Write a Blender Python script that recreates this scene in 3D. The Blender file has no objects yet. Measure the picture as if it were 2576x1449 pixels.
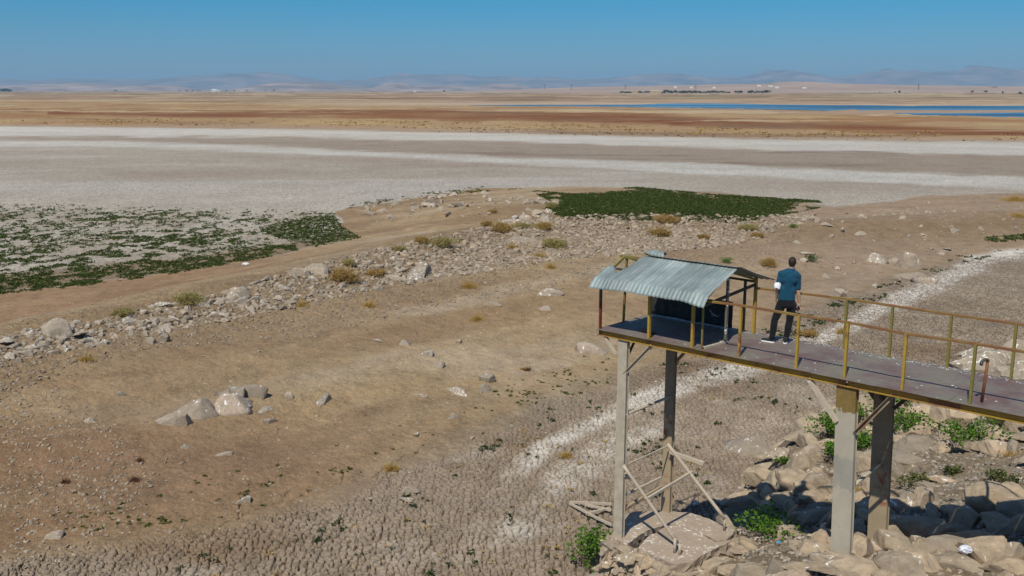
import bpy, bmesh, math, random
import numpy as np
from mathutils import Vector, Matrix, Quaternion
R = math.radians
random.seed(7); rng = np.random.default_rng(7)
S = bpy.context.scene
C = S.collection
# ------------------------------------------------------------------ camera
CAMZ = 10.5
LZ = -1.4                        # level of the dry lake bed
F_ = 2474.0                      # focal length in units of a 2576 wide frame
PIT = math.atan(497/2474.)
cam = bpy.data.objects.new('camera', bpy.data.cameras.new('camera')); C.objects.link(cam)
cam.data.sensor_width = 36; cam.data.lens = F_/2576*36
cam.data.clip_start = .1; cam.data.clip_end = 120000
cam.location = (0, 0, CAMZ); cam.rotation_euler = (math.pi/2-PIT, 0, 0)
S.camera = cam
# ------------------------------------------------------------------ sky, sun, exposure
SUN_EL, SUN_AZ = R(53), math.atan2(-.39, -.92)
W = bpy.data.worlds.new('World'); S.world = W; W.use_nodes = True
nt = W.node_tree; bg = nt.nodes['Background']
sky = nt.nodes.new('ShaderNodeTexSky'); sky.sky_type = 'NISHITA'; sky.sun_disc = False
sky.sun_elevation = SUN_EL; sky.sun_rotation = SUN_AZ
sky.altitude = 900; sky.air_density = 1.15; sky.dust_density = .15; sky.ozone_density = 3.4
# the deep polarised blue of this sky: a tint that depends on the height above the horizon
tc = nt.nodes.new('ShaderNodeTexCoord'); sp_ = nt.nodes.new('ShaderNodeSeparateXYZ'); nt.links.new(tc.outputs['Generated'], sp_.inputs[0])
rp = nt.nodes.new('ShaderNodeValToRGB'); el_ = rp.color_ramp.elements
for i_, (p_, c_) in enumerate([(0., (.36, .52, .86)), (.03, (.24, .52, .85)), (.09, (.055, .55, .88)), (.25, (.25, .62, .95)), (.6, (.80, .90, 1.))]):
    if i_ > 1: el_.new(p_)
    el_[i_].position = p_; el_[i_].color = (*c_, 1)
nt.links.new(sp_.outputs[2], rp.inputs[0])
mx_ = nt.nodes.new('ShaderNodeMix'); mx_.data_type = 'RGBA'; mx_.blend_type = 'MULTIPLY'; mx_.inputs[0].default_value = 1
nt.links.new(sky.outputs[0], mx_.inputs[6]); nt.links.new(rp.outputs[0], mx_.inputs[7]); nt.links.new(mx_.outputs[2], bg.inputs[0]); bg.inputs[1].default_value = .090
sd = bpy.data.lights.new('sun', 'SUN'); sd.energy = 4.4; sd.angle = R(.53); sd.color = (1, .955, .84)
sun = bpy.data.objects.new('sun', sd); C.objects.link(sun)
dirv = Vector((math.cos(SUN_EL)*.39, math.cos(SUN_EL)*.92, -math.sin(SUN_EL)))
sun.rotation_euler = dirv.to_track_quat('-Z', 'Y').to_euler(); sun.location = (-20, -40, 60)
S.view_settings.view_transform = 'Standard'; S.view_settings.look = 'None'
S.view_settings.exposure = 0.0; S.view_settings.gamma = 1
S.render.engine = 'CYCLES'
S.cycles.max_bounces = 6; S.cycles.diffuse_bounces = 3; S.cycles.volume_bounces = 0

# ------------------------------------------------------------------ numeric helpers
def ray(x, y):
    u = (x-1288)/F_; v = -(y-724.5)/F_
    return np.array([u, math.cos(PIT)+v*math.sin(PIT), -math.sin(PIT)+v*math.cos(PIT)])
CO = np.array([0, 0, CAMZ])
def at(x, y, z):
    r = ray(x, y); return CO + r*((z-CAMZ)/r[2])
def atd(x, y, Y):
    r = ray(x, y); return CO + r*(Y/r[1])
def proj(X, Y, Z):
    d = Y*math.cos(PIT) - (Z-CAMZ)*math.sin(PIT)
    v = Y*math.sin(PIT) + (Z-CAMZ)*math.cos(PIT)
    d = np.where(d > .5, d, .5)
    return 1288 + F_*X/d, 724.5 - F_*v/d
Z1 = lambda x, y: (1415+.2685*x, 597.5+.2685*y)
Z2 = lambda x, y: (2012.6+.2822*x, 660.4+.2822*y)
Z3 = lambda x, y: (1383.6+.349*x, 943.4+.349*y)
Z4 = lambda x, y: (1823.8+.3273*x, 974.8+.3273*y)
def sst(a, b, x):
    t = np.clip((x-a)/(b-a), 0, 1); return t*t*(3-2*t)
def _h(ix, iy, s):
    n = (ix.astype(np.int64)*374761393 + iy.astype(np.int64)*668265263 + s*1442695041) & 0xffffffff
    n = ((n ^ (n >> 13))*1274126177) & 0xffffffff
    n = (n ^ (n >> 16)) & 0xffffffff
    return n/4294967295.
def vn(x, y, s=0):
    ix = np.floor(x); iy = np.floor(y); fx = x-ix; fy = y-iy
    fx = fx*fx*(3-2*fx); fy = fy*fy*(3-2*fy)
    a = _h(ix, iy, s); b = _h(ix+1, iy, s); c = _h(ix, iy+1, s); d = _h(ix+1, iy+1, s)
    return (a+(b-a)*fx)*(1-fy) + (c+(d-c)*fx)*fy
def fbm(x, y, s=0, o=4):
    t = 0; a = .5; n = 0
    for i in range(o):
        t = t + a*vn(x+i*17.3, y-i*9.1, s+i); n += a; a *= .5; x = x*2.03; y = y*2.03
    return t/n
def vor(x, y, s=0, jit=.85):
    """distance difference F2-F1 and the cell's own random number"""
    ix = np.floor(x); iy = np.floor(y)
    f1 = np.full(x.shape, 9.); f2 = f1.copy(); cid = f1*0
    for dx in (-1, 0, 1):
        for dy in (-1, 0, 1):
            cx = ix+dx; cy = iy+dy
            px = cx+.5+jit*(_h(cx, cy, s)-.5); py = cy+.5+jit*(_h(cx, cy, s+5)-.5)
            d = np.hypot(px-x, py-y); r = _h(cx, cy, s+9)
            m = d < f1
            f2 = np.where(m, f1, np.minimum(f2, d)); cid = np.where(m, r, cid); f1 = np.where(m, d, f1)
    return f2-f1, cid
def sdl(X, Y, pts):
    """signed distance to a polyline, positive on its left side"""
    best = np.full(np.shape(X), 1e9); sg = np.ones(np.shape(X))
    for (ax, ay), (bx, by) in zip(pts[:-1], pts[1:]):
        ex, ey = bx-ax, by-ay; L = ex*ex+ey*ey
        t = np.clip(((X-ax)*ex+(Y-ay)*ey)/L, 0, 1)
        dx = X-ax-t*ex; dy = Y-ay-t*ey; d = np.hypot(dx, dy)
        m = d < best-1e-9
        best = np.where(m, d, best); sg = np.where(m, np.where(ex*(Y-ay)-ey*(X-ax) >= 0, 1, -1), sg)
    return best*sg
def sdp(X, Y, pts):
    """signed distance to a closed polygon, positive inside"""
    best = np.full(np.shape(X), 1e9); ins = np.zeros(np.shape(X), bool)
    n = len(pts)
    for i in range(n):
        ax, ay = pts[i]; bx, by = pts[(i+1) % n]
        ex, ey = bx-ax, by-ay; L = ex*ex+ey*ey+1e-9
        t = np.clip(((X-ax)*ex+(Y-ay)*ey)/L, 0, 1)
        best = np.minimum(best, np.hypot(X-ax-t*ex, Y-ay-t*ey))
        c = ((ay > Y) != (by > Y))
        xi = (bx-ax)*(Y-ay)/((by-ay) if by != ay else 1e-9)+ax
        ins ^= (c & (X < xi))
    return np.where(ins, best, -best)

# ------------------------------------------------------------------ relief of the land
M_PX = [(-900,1560),(-300,1470),(0,1400),(500,1345),(800,1270),(1100,1130),(1400,1010),(1650,930),(1900,830),(2100,760),(2300,690),(2450,650),(2576,633),(2900,610)]
M_W = [tuple(at(x, y, LZ+.05)[:2]) for x, y in M_PX]
C_PX = [(-900,1010),(-300,910),(0,860),(140,825),(350,785),(600,730),(770,690),(900,655),(1080,610),(1250,582),(1420,560),(1650,548),(1850,553),(2050,556),(2300,545),(2576,530),(3000,515)]
C_W = [tuple(at(x, y, LZ+1.5)[:2]) for x, y in C_PX]
E_W = [(-6,6),(0,12.5),(.9,17),(1.3,19.8),(2.1,22.1),(3.6,23.2),(5.2,24.8),(6.5,26.5)]+[tuple(at(x, y, LZ+.1)[:2]) for x, y in [(1872,1225),(1905,1150),(2000,1105),(2090,1040),(2200,990),(2320,955),(2450,905),(2576,850),(2750,800)]]+[(60,58)]
P_C = at(1250, 520, LZ+.8)
def height(X, Y, fine=True):
    X = np.asarray(X, float); Y = np.asarray(Y, float)
    dM = sdl(X, Y, M_W); dC = sdl(X, Y, C_W); dE = -sdl(X, Y, E_W)
    und = fbm(X/9+3, Y/9, 11, 3)-.5
    near = 1-sst(90, 160, Y)
    h = (.95*sst(0, 13, dM)+.45*sst(8, 26, dM))*(1-sst(1, 12, dC))
    h = h + .62*np.exp(-(dC/3.2)**2)*sst(0, 8, dM)*(1-.6*sst(26, 40, X))
    h = h + np.exp(-(((X-P_C[0]-3)/13)**2+((Y-P_C[1])/11)**2))*.85
    h = h + und*.55*sst(1, 10, dM)*(1-sst(10, 25, dC))
    h = h*near
    # wave-cut terraces on the lower shore
    h = h + .05*np.sin(dM*1.1+und*6)*sst(.5, 3, dM)*(1-sst(9, 16, dM))
    e = np.clip(dE, 0, None); emb = .95*sst(0, 1.3, e)+.34*e*e/(e+1.0)
    emb = np.where(emb > 3.7, 3.7+(emb-3.7)*.2, emb)*(1-.35*sst(9, 16, X)*sst(26, 38, Y))+.85*np.exp(-((X-6.1)**2+(Y-16.7)**2)/2.6)
    h = h + emb + LZ
    if fine: h = h + (fbm(X*.8, Y*.8, 23, 3)-.5)*.12*near
    return h
def gp(x, y):
    """world point where the line of sight meets the land"""
    r = ray(x, y); ts = np.linspace(12, 75, 500) if y > 760 else np.geomspace(12, 1000, 1300)
    P = CO[None]+r[None]*ts[:, None]; g = height(P[:, 0], P[:, 1]); i = np.argmax(P[:, 2] < g)
    a, b = ts[max(i-1, 0)], ts[i]
    if i == 0: return at(x, y, LZ)
    for _ in range(4):
        q = np.linspace(a, b, 8); P = CO[None]+r[None]*q[:, None]; g = height(P[:, 0], P[:, 1]); j = max(np.argmax(P[:, 2] < g), 1)
        a, b = q[j-1], q[j]
    return P[j]

# ------------------------------------------------------------------ object helpers
def tag(o, label=None, cat=None, group=None, kind=None):
    if label: o['label'] = label
    if cat: o['category'] = cat
    if group: o['group'] = group
    if kind: o['kind'] = kind
    return o
def mesh_np(name, V, Fc, mat=None, parent=None, smooth=False, mi=None):
    """V (n,3), Fc (m,k) with constant k"""
    V = np.asarray(V, np.float32); Fc = np.asarray(Fc, np.int32)
    me = bpy.data.meshes.new(name); k = Fc.shape[1]
    me.vertices.add(len(V)); me.vertices.foreach_set('co', V.ravel())
    me.loops.add(Fc.size); me.loops.foreach_set('vertex_index', Fc.ravel())
    me.polygons.add(len(Fc)); me.polygons.foreach_set('loop_start', np.arange(0, Fc.size, k, dtype=np.int32))
    me.polygons.foreach_set('use_smooth', np.full(len(Fc), smooth))
    mats = mat if isinstance(mat, (list, tuple)) else [mat]
    for m in mats:
        if m: me.materials.append(m)
    if mi is not None: me.polygons.foreach_set('material_index', np.asarray(mi, np.int32))
    me.update(calc_edges=True)
    o = bpy.data.objects.new(name, me); C.objects.link(o); o.parent = parent
    return o
def bm_obj(name, bm, mat, parent=None, smooth=False):
    me = bpy.data.meshes.new(name); bmesh.ops.recalc_face_normals(bm, faces=bm.faces)
    bm.to_mesh(me); bm.free()
    for m in (mat if isinstance(mat, (list, tuple)) else [mat]): me.materials.append(m)
    if smooth:
        for p in me.polygons: p.use_smooth = True
    o = bpy.data.objects.new(name, me); C.objects.link(o); o.parent = parent
    return o
def empty(name, loc, label, cat, group=None, rz=0):
    o = bpy.data.objects.new(name, None); C.objects.link(o); o.location = loc; o.rotation_euler = (0, 0, rz)
    o.empty_display_size = .3
    return tag(o, label, cat, group)
def frame_of(a, b, up=(0, 0, 1)):
    a = Vector(a); b = Vector(b); z = (b-a).normalized(); up = Vector(up)
    if abs(z.dot(up)) > .98: up = Vector((0, 1, 0))
    x = up.cross(z).normalized(); y = z.cross(x)
    return Matrix((x, y, z)).transposed().to_4x4(), (b-a).length
def bar(bm, a, b, w, h, up=(0, 0, 1), bev=.003, prof='box', t=.006):
    """a steel section from a to b: w across, h along 'up'; box, L, U (open towards +x) or tube"""
    m, L = frame_of(a, b, up); m.translation = Vector(a)
    if prof == 'box': pts = [(-w/2, -h/2), (w/2, -h/2), (w/2, h/2), (-w/2, h/2)]
    elif prof == 'L': pts = [(-w/2, h/2), (-w/2, -h/2), (-w/2+t, -h/2), (-w/2+t, h/2-t), (w/2, h/2-t), (w/2, h/2)]
    elif prof == 'U': pts = [(-w/2, -h/2), (w/2, -h/2), (w/2, -h/2+t), (-w/2+t, -h/2+t), (-w/2+t, h/2-t), (w/2, h/2-t), (w/2, h/2), (-w/2, h/2)]
    elif prof == 'H': pts = [(-w/2,-h/2),(w/2,-h/2),(w/2,-h/2+t),(t/2,-h/2+t),(t/2,h/2-t),(w/2,h/2-t),(w/2,h/2),(-w/2,h/2),(-w/2,h/2-t),(-t/2,h/2-t),(-t/2,-h/2+t),(-w/2,-h/2+t)]
    else: pts = [(w/2*math.cos(i*math.pi/5), w/2*math.sin(i*math.pi/5)) for i in range(10)]
    n = max(2, int(L/.25)+1) if prof != 'box' else 2
    rings = []
    for k in range(n):
        z = L*k/(n-1); rings.append([bm.verts.new(m @ Vector((p[0], p[1], z))) for p in pts])
    N = len(pts); fs = []
    for r0, r1 in zip(rings[:-1], rings[1:]):
        for i in range(N): fs.append(bm.faces.new((r0[i], r0[(i+1) % N], r1[(i+1) % N], r1[i])))
    bm.faces.new(rings[0][::-1]); bm.faces.new(rings[-1])
    if prof == 'box' and bev:
        es = list({e for f in fs for e in f.edges})
        bmesh.ops.bevel(bm, geom=es, offset=bev, segments=1, affect='EDGES')
def bar_obj(name, a, b, w, h, mat, parent, **k):
    bm = bmesh.new(); bar(bm, a, b, w, h, **k)
    return bm_obj(name, bm, mat, parent, smooth=(k.get('prof') == 'tube'))
def local(o, parent_loc):            # shift a mesh built in world coordinates under an empty at parent_loc
    o.matrix_parent_inverse = Matrix.Translation(-Vector(parent_loc))
    return o
def remesh_blobs(name, caps, voxel, mat, parent=None, cuts=(), smooth_it=3):
    """one continuous surface round tapered, possibly flattened capsules; cuts = (point, normal) half spaces removed"""
    bm = bmesh.new()
    for c in caps:
        a, ra, b, rb = Vector(c[0]), c[1], Vector(c[2]), c[3]
        fl = c[4] if len(c) > 4 else None      # (axis vector, squash factor)
        n = max(2, int((b-a).length/min(ra, rb)/.35)+1)
        for k in range(n+1):
            t = k/n; p = a.lerp(b, t); r = ra+(rb-ra)*t
            m = Matrix.Translation(p)
            if fl: m = m @ Matrix.Scale(fl[1], 4, Vector(fl[0]).normalized())
            bmesh.ops.create_icosphere(bm, subdivisions=2, radius=r, matrix=m)
    me = bpy.data.meshes.new('tmp'); bm.to_mesh(me); bm.free()
    o = bpy.data.objects.new('tmp', me); C.objects.link(o)
    md = o.modifiers.new('r', 'REMESH'); md.mode = 'VOXEL'; md.voxel_size = voxel
    ms = o.modifiers.new('s', 'SMOOTH'); ms.factor = .6; ms.iterations = smooth_it
    dg = bpy.context.evaluated_depsgraph_get(); me2 = bpy.data.meshes.new_from_object(o.evaluated_get(dg))
    bpy.data.objects.remove(o); bpy.data.meshes.remove(me)
    bm = bmesh.new(); bm.from_mesh(me2); bpy.data.meshes.remove(me2)
    for co, no in cuts:
        r = bmesh.ops.bisect_plane(bm, geom=bm.verts[:]+bm.edges[:]+bm.faces[:], plane_co=co, plane_no=no, clear_outer=True)
        es = [e for e in r['geom_cut'] if isinstance(e, bmesh.types.BMEdge)]
        bmesh.ops.holes_fill(bm, edges=es)
    return bm_obj(name, bm, mat, parent, smooth=True)

# ------------------------------------------------------------------ materials
def newmat(name):
    m = bpy.data.materials.new(name); m.use_nodes = True
    n = m.node_tree; b = n.nodes['Principled BSDF']; return m, n, b
def node(n, t, **k):
    x = n.nodes.new(t)
    for a, v in k.items():
        if a.startswith('i_'):
            key = a[2:]; key = int(key) if key.isdigit() else key.replace('_', ' ')
            x.inputs[key].default_value = v
        else: setattr(x, a, v)
    return x
def noise(n, scale, detail=5, rough=.6, coord=None, dist=0):
    x = node(n, 'ShaderNodeTexNoise'); x.inputs['Scale'].default_value = scale; x.inputs['Detail'].default_value = detail
    x.inputs['Roughness'].default_value = rough; x.inputs['Distortion'].default_value = dist
    if coord is not None: n.links.new(coord, x.inputs['Vector'])
    return x.outputs['Fac']
def ramp(n, fac, stops):
    x = node(n, 'ShaderNodeValToRGB'); e = x.color_ramp.elements
    while len(e) < len(stops): e.new(.5)
    for i, (p, c) in enumerate(stops):
        e[i].position = p; e[i].color = (*c, 1) if not isinstance(c, (int, float)) else (c, c, c, 1)
    n.links.new(fac, x.inputs[0]); return x.outputs[0]
def mix(n, fac, a, b, mode='MIX'):
    x = node(n, 'ShaderNodeMix', data_type='RGBA', blend_type=mode)
    for s, v in ((0, fac), (6, a), (7, b)):
        if isinstance(v, (int, float)): x.inputs[s].default_value = v
        elif isinstance(v, tuple): x.inputs[s].default_value = (*v, 1)
        else: n.links.new(v, x.inputs[s])
    return x.outputs[2]
def math_(n, op, a, b=0., c=0.):
    x = node(n, 'ShaderNodeMath', operation=op)
    for i, v in enumerate((a, b, c)):
        if isinstance(v, (int, float)): x.inputs[i].default_value = v
        else: n.links.new(v, x.inputs[i])
    return x.outputs[0]
def bump(n, b, h, strength=.5, dist=.02):
    x = node(n, 'ShaderNodeBump'); x.inputs['Strength'].default_value = strength; x.inputs['Distance'].default_value = dist
    n.links.new(h, x.inputs['Height']); n.links.new(x.outputs[0], b.inputs['Normal'])
def coords(n, kind='Object'):
    return node(n, 'ShaderNodeTexCoord').outputs[kind]
def simple(name, col, rough=.8, var=.25, scale=6, metal=0, kind='Object', spec=.3, bmp=.3):
    m, n, b = newmat(name); c = coords(n, kind)
    f = noise(n, scale, 6, .65, c)
    d = tuple(x*(1-var) for x in col); e = tuple(min(1, x*(1+var)) for x in col)
    n.links.new(ramp(n, f, [(.3, d), (.7, e)]), b.inputs['Base Color'])
    b.inputs['Roughness'].default_value = rough; b.inputs['Metallic'].default_value = metal
    b.inputs['Specular IOR Level'].default_value = spec
    if bmp: bump(n, b, f, bmp, .01)
    return m
def foliage(name, col, col2, trans=.25, rough=.6):
    m, n, b = newmat(name)
    oi = node(n, 'ShaderNodeObjectInfo').outputs['Random']
    f = noise(n, 9, 3, .6, coords(n)); g = node(n, 'ShaderNodeNewGeometry').outputs['Random Per Island']
    q = math_(n, 'ADD', math_(n, 'MULTIPLY', f, .55), math_(n, 'MULTIPLY', g, .45))
    c = ramp(n, q, [(.25, col), (.75, col2)])
    n.links.new(c, b.inputs['Base Color']); b.inputs['Roughness'].default_value = rough
    b.inputs['Specular IOR Level'].default_value = .1
    tr = node(n, 'ShaderNodeBsdfTranslucent'); n.links.new(c, tr.inputs[0])
    mx = node(n, 'ShaderNodeMixShader'); mx.inputs[0].default_value = trans
    n.links.new(b.outputs[0], mx.inputs[1]); n.links.new(tr.outputs[0], mx.inputs[2])
    n.links.new(mx.outputs[0], n.nodes['Material Output'].inputs[0])
    return m
def rock_mat(name, cols, droppings=.5, scale=3.0, world=False):
    m, n, b = newmat(name)
    c = coords(n); oi = node(n, 'ShaderNodeObjectInfo')
    va = node(n, 'ShaderNodeVectorMath', operation='ADD'); cx = node(n, 'ShaderNodeCombineXYZ')
    r10 = math_(n, 'MULTIPLY', oi.outputs['Random'], 37.)
    n.links.new(r10, cx.inputs[0]); n.links.new(r10, cx.inputs[1]); n.links.new(c, va.inputs[0]); n.links.new(cx.outputs[0], va.inputs[1])
    v = va.outputs[0]
    f1 = noise(n, scale, 8, .7, v, .4); f2 = noise(n, scale*6, 6, .7, v)
    rnd = node(n, 'ShaderNodeNewGeometry').outputs['Random Per Island'] if world else oi.outputs['Random']
    base = ramp(n, rnd, [(i/(len(cols)-1), k) for i, k in enumerate(cols)])
    base = mix(n, ramp(n, f1, [(.38, 0.), (.58, 1.)]), mix(n, .55, base, (.16, .12, .085)), base)
    base = mix(n, math_(n, 'MULTIPLY', f2, .5), base, mix(n, .4, base, (.5, .42, .32)))
    # bird droppings: white splashes run down from the top faces
    geo = node(n, 'ShaderNodeNewGeometry'); sp = node(n, 'ShaderNodeSeparateXYZ'); n.links.new(geo.outputs['Normal'], sp.inputs[0])
    mp = node(n, 'ShaderNodeMapping'); mp.inputs['Scale'].default_value = (1, 1, .22); n.links.new(v, mp.inputs[0])
    f3 = noise(n, scale*1.3, 4, .6, mp.outputs[0], .6)
    k = math_(n, 'ADD', f3, math_(n, 'MULTIPLY', sp.outputs[2], .09))
    k = math_(n, 'ADD', k, math_(n, 'MULTIPLY', rnd, .12*droppings))
    k = math_(n, 'MULTIPLY', ramp(n, k, [(.80-.06*droppings, 0.), (.84-.06*droppings, 1.)]), .85)
    base = mix(n, k, base, (.82, .80, .76))
    n.links.new(base, b.inputs['Base Color']); b.inputs['Roughness'].default_value = .92; b.inputs['Specular IOR Level'].default_value = .2
    bump(n, b, math_(n, 'ADD', f1, math_(n, 'MULTIPLY', f2, .4)), .7, .05)
    return m
# ------------------------------------------------------------------ the land
def srgb(r, g, b, k=1.):
    f = lambda c: (c/255/12.92 if c/255 <= .04045 else ((c/255+.055)/1.055)**2.4)
    return np.array([f(r)*k, f(g)*k, f(b)*k])
AL = .74        # albedo = photographed colour x this
WF = [(-900,312),(-200,314),(600,322),(1300,335),(2000,350),(2700,358),(3400,368),(3400,440),(2700,478),(2576,484),(2300,497),(2100,521),(1990,502),(1800,482),(1500,471),(1240,473),(1100,486),(950,506),(880,522),(850,540),(852,565),(885,588),(860,600),(700,636),(450,680),(200,712),(-200,748),(-900,822)]
B1 = [(-900,316),(-200,318),(600,324),(1300,338),(2000,353),(3400,372),(3400,412),(2700,396),(2000,380),(1300,358),(600,344),(-900,342)]
D1 = [(-900,340),(600,345),(1200,358),(1700,372),(2700,395),(3400,412),(3400,470),(2700,447),(2200,430),(1700,411),(1300,398),(1000,384),(700,368),(300,354),(-900,346)]
B2 = [(-900,350),(300,355),(700,370),(1000,386),(1300,400),(1700,413),(2200,432),(2700,449),(3400,470),(3400,490),(2700,480),(2300,465),(1800,440),(1400,420),(900,395),(300,368),(-900,362)]
OC = [(-900,246),(0,250),(700,258),(1300,268),(2000,286),(2576,298),(3400,305),(3400,368),(2700,350),(2000,342),(1300,326),(600,314),(-900,305)]
RU = [[(120,279),(420,281),(620,284),(800,292),(560,297),(300,294),(120,288)], [(480,286),(800,277),(1100,275),(1400,279),(1650,288),(1800,298),(1950,310),(1700,312),(1450,308),(1150,300),(900,293),(700,290)],
      [(1650,305),(2000,308),(2300,318),(2576,330),(2900,340),(2400,338),(2000,326),(1700,318)], [(-300,272),(60,274),(120,282),(-100,290),(-300,288)], [(1100,300),(1250,302),(1180,306)]]
CR = [(2900,600),(2700,612),(2576,626),(2450,650),(2320,702),(2200,765),(2080,822),(1960,870),(1880,905),(1700,955),(1560,1010),(1420,1080),(1340,1130),(1270,1185),(1225,1260),(1280,1265),(1345,1190),(1440,1115),(1590,1035),(1750,985),(1900,945),(2050,872),(2180,812),(2300,755),(2400,700),(2500,662),(2700,640),(2900,625)]
CR2 = [(1560,1075),(1700,1050),(1660,1110),(1530,1180),(1420,1250),(1330,1350),(1230,1370),(1300,1290),(1400,1170)]
GL = [(-300,560),(0,515),(300,515),(500,525),(780,530),(845,537),(860,570),(910,600),(760,628),(640,655),(430,690),(200,722),(60,735),(-300,770)]
GLd = [(640,575),(760,545),(845,537),(862,570),(910,600),(830,612),(700,605)]
GLe = [(-300,700),(0,690),(200,672),(500,640),(700,612),(880,585),(910,600),(760,628),(640,655),(430,690),(200,722),(60,735),(-300,770)]
GR = [(1330,478),(1440,488),(1600,470),(1640,474),(1780,487),(1900,495),(2060,505),(2080,520),(1990,538),(1890,556),(1860,564),(1640,556),(1500,554),(1420,550),(1370,528),(1390,510)]
GRd = [(1400,486),(1600,478),(1700,482),(1800,496),(1900,503),(1990,514),(1960,532),(1870,560),(1640,556),(1500,554),(1420,548),(1380,528),(1400,505)]
W1 = [(1180,264),(1400,263.2),(1620,263),(1650,260.5),(1760,260),(2000,263),(2300,266.5),(2576,265.5),(3300,264),(3400,300),(2900,300),(2576,296),(2440,292),(2300,288),(2150,279),(1850,273),(1640,269),(1400,266.8),(1200,265.5)]
SPIT = [(2080,281),(2200,277.5),(2500,278),(2576,277),(3000,276),(3000,280),(2576,282.5),(2450,284),(2330,284),(2200,284)]
def colours(X, Y, Z):
    px, py = proj(X, Y, Z)
    n1 = fbm(X/7, Y/7, 31, 4)-.5; n2 = fbm(X/45, Y/18, 41, 4)-.5; n3 = fbm(X/1.6, Y/1.6, 51, 4)-.5; n4 = fbm(X/260, Y/420, 61, 4)-.5
    far = sst(110, 400, Y)
    wx = px+n1*60*(1-far); wy = py+n1*14*(1-far)+n2*9*sst(80, 160, Y)*(1-sst(500, 1500, Y))+n3*10*(1-sst(60, 120, Y))
    def zone(poly, soft):       # soft edge in the same units
        return sst(-soft, soft, sdp(wx, wy, poly))
    def lay(c, col, m): return c+(np.asarray(col)[None]-c)*np.clip(m, 0, 1)[:, None]
    dM = sdl(X, Y, M_W); dC = sdl(X, Y, C_W); dE = -sdl(X, Y, E_W)
    A = lambda r, g, b: srgb(r, g, b, AL)
    c = np.tile(A(176, 152, 122), (len(X), 1))
    # the sandy shore: patches of darker, redder and greyer silt lying along the contours
    cont = fbm(dM/2.2+n1*1.5, X/16+Y/22, 71, 4)
    c = lay(c, A(150, 123, 98), sst(.45, .72, cont)*.7)
    c = lay(c, A(186, 168, 146), sst(.55, .32, cont)*.0+sst(.46, .28, cont)*.7)
    c = lay(c, A(172, 146, 108), sst(.05, .3, n1)*.4)
    c = lay(c, A(163, 130, 103), sst(3, 8, dC)*sst(-10, -24, X)*.7*(1-sst(30, 45, dC)))
    c = lay(c, A(168, 146, 126), sst(8, 20, X)*.7)
    c = lay(c, A(146, 124, 98), np.exp(-((dC+2.5)/4.2)**2)*.85)
    c = lay(c, A(150, 132, 108), sst(1.6, .2, dM)*.5)
    c = lay(c, A(146, 116, 88), sst(-6, -16, X)*sst(16, 6, dM)*(.45+.5*sst(.4, .6, cont)))
    c = lay(c, A(150, 122, 100), np.exp(-(((X+10)/7)**2+((Y-29)/3.2)**2))*.7)
    # mud
    mud = sst(.5, -.5, dM+n3*2.2)*sst(90, 70, Y)
    c = lay(c, A(166, 150, 134), mud)
    c = lay(c, A(142, 118, 92), mud*sst(.05, .28, n1)*.8)
    c = lay(c, A(182, 167, 150), mud*sst(-.05, -.25, n1)*.6)
    # the flat beyond and its bands
    wf = sst(-2.5, 2.5, sdp(wx, wy, WF))
    c = lay(c, A(186, 175, 160), wf)
    c = lay(c, A(176, 160, 146), wf*sst(.0, .25, n2)*.8)
    c = lay(c, A(212, 205, 198), wf*sst(-.02, -.3, n2)*.6)
    c = lay(c, A(204, 194, 180), wf*sst(440, 520, py)*.8)
    c = lay(c, A(168, 152, 130), wf*sst(-4, 14, sdp(wx, wy, GL))*.45*sst(.35, .6, fbm(X/3, Y/4, 87, 3)))
    c = lay(c, A(156, 134, 108), wf*sst(-8, 10, sdp(wx, wy, GLe)))
    st = .6*fbm(X/30, Y/5, 81, 4)+.4*fbm(X/6, Y/1.8, 83, 3)
    c = lay(c, A(220, 214, 206), zone(B1, 4)*(.55+.9*(st-.4)))
    c = lay(c, A(168, 152, 136), zone(D1, 5)*.95)
    c = lay(c, A(142, 124, 108), zone(D1, 5)*sst(.5, .72, st)*.8)
    c = lay(c, A(224, 219, 212), zone(B2, 5)*(.6+1.0*(st-.4)))
    # far plain
    fp = sst(2, -3, py-np.interp(px, [-900,-200,600,1300,2000,2700,3400], [312,314,322,335,350,358,368])+n2*4)
    c = lay(c, A(176, 150, 126), fp)
    c = lay(c, A(176, 144, 104), fp*zone(OC, 6)*.8)
    c = lay(c, A(190, 162, 116), fp*zone(OC, 6)*sst(.5, .7, fbm(X/25, Y/30, 91, 4))*.7)
    c = lay(c, A(160, 118, 78), fp*zone(OC, 6)*sst(.5, .3, fbm(X/60, Y/50, 95, 4))*.8)
    for k, p in enumerate(RU):
        c = lay(c, A(128, 78, 48), zone(p, 5)*(.55+.9*(fbm(X/30, Y/25, 97+k, 4)-.3)))
    vf = fp*sst(262, 250, py)
    c = lay(c, A(160, 132, 104), vf*sst(.45, .62, fbm(X/400, Y/160, 101, 4))*.9)
    c = lay(c, A(196, 172, 140), vf*sst(.5, .34, fbm(X/500, Y/120, 105, 4))*.8)
    c = lay(c, A(104, 116, 66), vf*sst(.68, .74, fbm(X/350, Y/110, 109, 3))*.75)
    c = lay(c, A(132, 106, 84), fp*sst(.60, .68, fbm(X/90, Y/30, 117, 4))*.6)
    c = lay(c, A(206, 184, 150), fp*sst(.40, .33, fbm(X/110, Y/36, 119, 4))*.6)
    c = lay(c, A(118, 92, 72), vf*sst(.66, .73, fbm(X/200, Y/80, 113, 3))*.7)
    c = lay(c, A(200, 180, 156), fp*sst(7, 2, np.abs(py-np.interp(px, [0,900,1400,2000,2576,3400], [262,262,262,266,268,272])))*.6*sst(600, 1000, px))
    # bright salt crust in the old channel
    n5 = fbm(X/.45, Y/.45, 57, 3)-.5
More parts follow.
